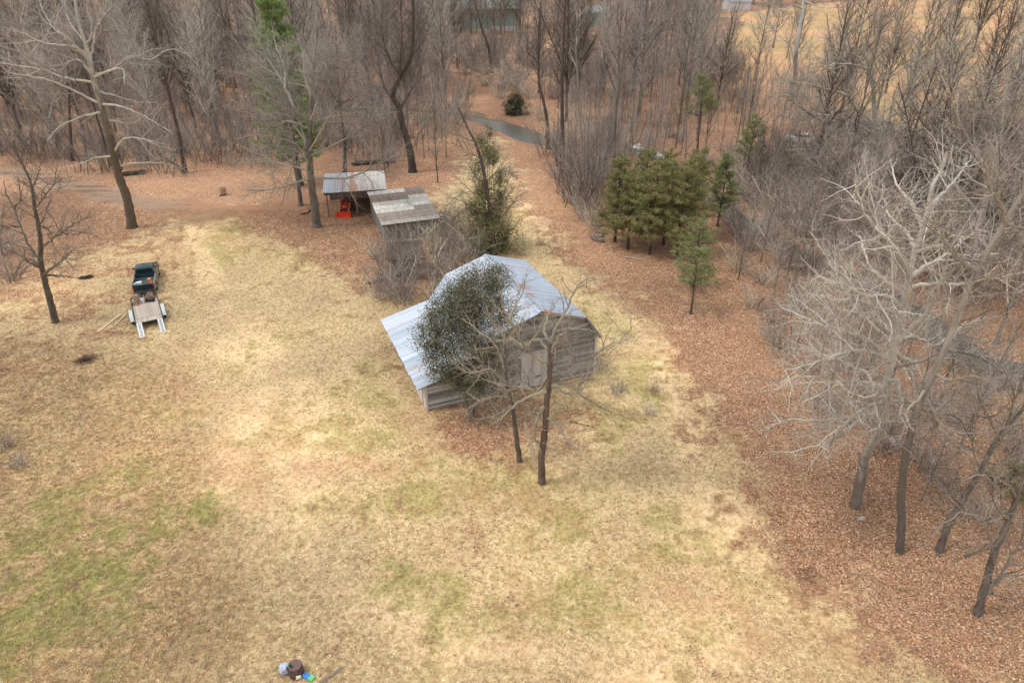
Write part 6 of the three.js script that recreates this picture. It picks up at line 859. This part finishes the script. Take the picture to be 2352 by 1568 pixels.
  const rng = RNG(801), sticks = (label, a, b, n, spread, r0, col, name = 'stick_bundle') => { const mb = new MB(true), d = b.clone().sub(a); for (let i = 0; i < n; i++) { const o = V(rng.n() * spread, rng() * spread * 0.4, rng.n() * spread), e = V(rng.n() * spread, rng() * spread * 0.6, rng.n() * spread), pts = []; for (let j = 0; j <= 4; j++) { const p = d.clone().multiplyScalar(j / 4).add(o.clone().lerp(e, j / 4)); p.y += r0 + rng() * 0.04; pts.push(p); } mb.tube(pts, taper(r0 * rng.r(0.5, 1), r0 * 0.3, 4, 1), 5, jit(rng, col, 0.3)); } return single(name, label, 'sticks', mb.geo(), M_CROWN, a); };
  sticks('bundle of grey brush sticks lying on the lawn right of the litter', G(738, 1566), G(784, 1536), 22, 0.1, 0.02, [0.30, 0.24, 0.17]);
  sticks('dark rotted brush pile in the grass between the forked tree and truck', G(183, 641), G(210, 638), 26, 0.25, 0.045, [0.035, 0.025, 0.02], 'brush_pile'); sticks('dark brush pile at the wood edge behind the tall sycamore', G(288, 402), G(332, 398), 40, 0.7, 0.06, [0.07, 0.055, 0.045], 'brush_pile'); sticks('burnt twig heap on the dark spot of the grass below the boards', G(184, 830), G(212, 826), 24, 0.35, 0.02, [0.05, 0.03, 0.026], 'brush_pile'); sticks('long dark log heap behind the tractor shed', G(815, 378), G(905, 372), 14, 0.5, 0.16, [0.075, 0.055, 0.047], 'log_heap'); sticks('low twig heap by the wooden crib', G(845, 652), G(872, 648), 20, 0.3, 0.03, [0.16, 0.11, 0.08], 'brush_pile');
  sticks('curved dark limb fallen on the grass beside the yard tree', G(1308, 968), G(1370, 985), 1, 0.02, 0.045, [0.09, 0.07, 0.055], 'fallen_limb'); sticks('pale fallen limb on the leaf litter by the creekside tree', G(2100, 1258), G(2128, 1257), 1, 0.02, 0.06, [0.5, 0.42, 0.36], 'fallen_limb'); sticks('grey fallen limb near the twin stemmed tree', G(2215, 1280), G(2275, 1262), 2, 0.05, 0.06, [0.16, 0.13, 0.11], 'fallen_limb'); sticks('pale log lying before the cedar clump', G(1432, 592), G(1480, 600), 1, 0.02, 0.09, [0.45, 0.38, 0.32], 'fallen_limb'); sticks('dark fallen trunk leaning in the wood edge', G(360, 352), G(424, 396), 3, 0.3, 0.14, [0.06, 0.048, 0.04], 'fallen_limb'); sticks('reddish split firewood heap at the foot of the spreading tree', G(697, 492), G(716, 480), 26, 0.35, 0.07, [0.42, 0.22, 0.12], 'firewood_heap'); sticks('fallen grey limb on the thin grass right of the cedars', G(1600, 705), G(1555, 735), 2, 0.1, 0.03, [0.2, 0.16, 0.13], 'fallen_limb');
  const rockM = [[0.24, 0.2, 0.17], [0.32, 0.27, 0.23], [0.2, 0.165, 0.145]].map((c) => std(...c, 0.95)); for (let i = 0; i < 16; i++) { const p = G(1358 + rng.r(0, 34), 512 + rng.r(0, 44)); single('field_stone', 'rough brown field stone in the pile beside the first cedar', 'stone', crumple(rng.r(0.18, 0.34), 1.2, 0.75, 0.9, 3.5, i * 3), rockM[i % 3], p, rng() * 6, 'stones beside the cedars'); }
  single('pale_rock', 'pale grey rock on leaf litter near the white sycamore foot', 'stone', crumple(0.19, 1.1, 0.8, 0.9, 3, 77), std(0.42, 0.36, 0.3, 0.9), G(1977, 1195), 0.6);
  single('white_tub', 'white overturned plastic tub beside the rusty shed', 'tub', new THREE.LatheGeometry([[0.001, 0.34], [0.3, 0.34], [0.34, 0.3], [0.42, 0.02], [0.45, 0.0], [0.43, 0.0]].map((v) => new THREE.Vector2(...v)), 20), std(0.75, 0.75, 0.76, 0.4), G(1018, 500));
  for (let i = 0; i < 26; i++) { const u = rng(), p0 = G(lerp(1450, 1520, u) + rng.r(-14, 14), lerp(336, 372, u) + rng.r(-6, 6)); p0.y = Math.max(p0.y, -1.05); single('creek_rock', 'pale rock at the creek riffle behind the cedars', 'stone', crumple(rng.r(0.25, 0.5), 1.3, 0.6, 1, 3, i * 5 + 2), std(0.55, 0.52, 0.48, 0.8), p0, rng() * 6, 'rocks in the creek riffle'); }
  for (let i = 0; i < 40; i++) { const p0 = G(rng.r(2268, 2335), rng.r(835, 905)); single('creek_rock', 'tan cobble on the gravel bar beside the creek pool', 'stone', crumple(rng.r(0.12, 0.26), 1.3, 0.6, 1, 4, i * 7), rockM[i % 3], p0, rng() * 6, 'cobbles on the gravel bar'); }
}
// ------------------------------------------------------------------ far buildings and yard beyond the creek
function house(name, label, pos, turn, w, d, h, rise, wallM, roofM, group) {
  const b = thing(name, label, 'building', pos, turn, group); const n = Math.round(w / 0.9);
  for (let k = 0; k < n; k++) part('wall_panel', boxG(-w / 2 + k * w / n, -w / 2 + (k + 1) * w / n - 0.03, -0.5, h, d / 2 - 0.06, d / 2 + (k % 2 ? 0.02 : 0)), wallM, b);
  part('wall', boxG(-w / 2, w / 2 - 0.03, -0.5, h, -d / 2, -d / 2 + 0.1), wallM, b); for (const s of [-1, 1]) part('gable_wall', new THREE.ExtrudeGeometry(new THREE.Shape([[-d / 2 + 0.1, -0.5], [d / 2 - 0.08, -0.5], [d / 2 - 0.08, h], [0, h + rise - 0.05], [-d / 2 + 0.1, h]].map((q) => new THREE.Vector2(...q))), { depth: 0.1, bevelEnabled: false }).rotateY(Math.PI / 2).translate(s > 0 ? w / 2 - 0.14 : -w / 2 + 0.01, 0, 0), wallM, b);
  for (const s of [-1, 1]) part('roof', new MB().hex([V(-w / 2 - 0.4, h + rise, 0), V(w / 2 + 0.4, h + rise, 0), V(w / 2 + 0.4, h - 0.25, s * (d / 2 + 0.5)), V(-w / 2 - 0.4, h - 0.25, s * (d / 2 + 0.5))], [V(-w / 2 - 0.4, h + rise + 0.1, 0), V(w / 2 + 0.4, h + rise + 0.1, 0), V(w / 2 + 0.4, h - 0.12, s * (d / 2 + 0.5)), V(-w / 2 - 0.4, h - 0.12, s * (d / 2 + 0.5))]).geo(), roofM, b);
  return b;
}
{
  const gp = G(1112, 70), gb = house('metal_building', 'long pale green metal building beyond the far trees', gp.clone().add(V(0, 0, -8)), 0.05, 24, 11, 6.5, 2.2, std(0.30, 0.41, 0.36, 0.7), std(0.27, 0.32, 0.3, 0.7)); part('base_band', boxG(2, 11.9, -0.3, 1.1, 5.53, 5.58), std(0.55, 0.58, 0.66, 0.6), gb); part('door', boxG(-8.5, -5, -0.2, 4, 5.53, 5.6), std(0.22, 0.34, 0.3, 0.6), gb);
  const g2 = G(1378, 62); house('metal_building', 'smaller pale green shed glimpsed through trunks beside the long metal building', g2.clone().add(V(0, 0, -6)), 0.05, 9, 7, 4.5, 1.6, std(0.34, 0.46, 0.42, 0.6), std(0.4, 0.44, 0.43, 0.5));
  const w = G(1690, 22); house('white_house', 'small white house at the far edge of the field', w, 0.2, 9, 7, 3.2, 2, std(0.75, 0.76, 0.8, 0.7), std(0.3, 0.3, 0.32, 0.8));
  const rp = G(2004, 344), r = house('red_cabin', 'dark red cabin with white porch posts behind the forked sycamore', rp.clone().add(V(0, 0, -2.5)), -0.15, 5.2, 4, 2.5, 1.2, std(0.17, 0.035, 0.03, 0.8), std(0.085, 0.06, 0.055, 0.9)); for (const x of [-0.2, 0.9, 2.2]) part('porch_post', boxG(x - 0.09, x + 0.09, -0.2, 2.3, 2.65, 2.83), std(0.75, 0.73, 0.7, 0.7), r); part('porch_floor', boxG(-2.5, 2.5, -0.2, 0.15, 2.04, 3.0), std(0.2, 0.17, 0.15, 0.9), r); const wn = part('window', boxG(-1.8, -0.9, 1.0, 1.9, 2.03, 2.06), std(0.03, 0.035, 0.04, 0.15), r); part('frame', new MB().box(-1.35, 1.95, 2.07, 1.05, 0.09, 0.05).box(-1.35, 0.95, 2.07, 1.05, 0.09, 0.05).geo(), TRIM, wn);
  single('blue_tarp', 'pale blue tarp heap in front of the red cabin', 'tarp', crumple(0.8, 1.1, 0.7, 0.8, 2.4, 5), std(0.55, 0.62, 0.7, 0.5), G(1994, 362), 0.2);
  const car = (name, label, pos, turn, col) => { const c = thing(name, label, 'car', pos, turn), M = new THREE.MeshPhysicalMaterial({ color: new THREE.Color().setRGB(...col), roughness: 0.4, clearcoat: 0.7 }), GL = std(0.02, 0.022, 0.025, 0.1); part('body', ext([[0.05, 0.35], [0.05, 0.8], [0.5, 0.92], [3.2, 0.95], [4.2, 0.82], [4.35, 0.6], [4.3, 0.35]], 1.72, 0.06), M, c); part('cabin', ext([[0.45, 0.9], [0.95, 1.36], [2.3, 1.38], [3.05, 0.93]], 1.5, 0.1), GL, c); part('roof', ext([[0.95, 1.37], [1.1, 1.43], [2.15, 1.44], [2.3, 1.38]], 1.36, 0.04), M, c); for (const s of [-1, 1]) { wheel(c, s * 0.74, 0.32, -0.85, 0.84); wheel(c, s * 0.74, 0.32, -3.45, 0.84); } return c; };
  car('parked_car', 'white car parked behind bare brush near the red cabin', G(1868, 330), 1.2, [0.7, 0.69, 0.68]); car('parked_car', 'dark red car half hidden by pale branches beyond the creek', G(2310, 505), 0.9, [0.13, 0.012, 0.015]); car('parked_car', 'grey car among brush beyond the creek near the tarps', G(2232, 415), 1.4, [0.33, 0.34, 0.38]);
  single('tan_tarp', 'tan tarp draped heap in the brushy yard beyond the creek', 'tarp', crumple(1.4, 1.3, 0.5, 0.8, 1.6, 15), std(0.55, 0.42, 0.33, 0.8), G(2275, 440), 0.5); single('grey_tarp', 'grey crumpled sheet heap in the brushy yard beyond the creek', 'tarp', crumple(1.1, 1.2, 0.6, 0.9, 1.8, 25), std(0.42, 0.4, 0.42, 0.6), G(2262, 482), 0.1); single('white_tarp', 'white sheet heap near the parked red car', 'tarp', crumple(0.8, 1.3, 0.5, 0.9, 2.2, 35), std(0.7, 0.68, 0.66, 0.6), G(2292, 405), 0.9); single('rusty_barrel', 'rusty orange oil drum in the brushy yard', 'barrel', new THREE.LatheGeometry([[0.001, 0.88], [0.27, 0.88], [0.29, 0.9], [0.29, 0.6], [0.305, 0.58], [0.29, 0.56], [0.29, 0.3], [0.305, 0.28], [0.29, 0.26], [0.29, 0], [0.001, 0]].map((v) => new THREE.Vector2(...v)), 18), std(0.42, 0.2, 0.1, 0.8), G(2222, 452));
}
renderer.setSize(1024, 682);
renderer.render(scene, camera);
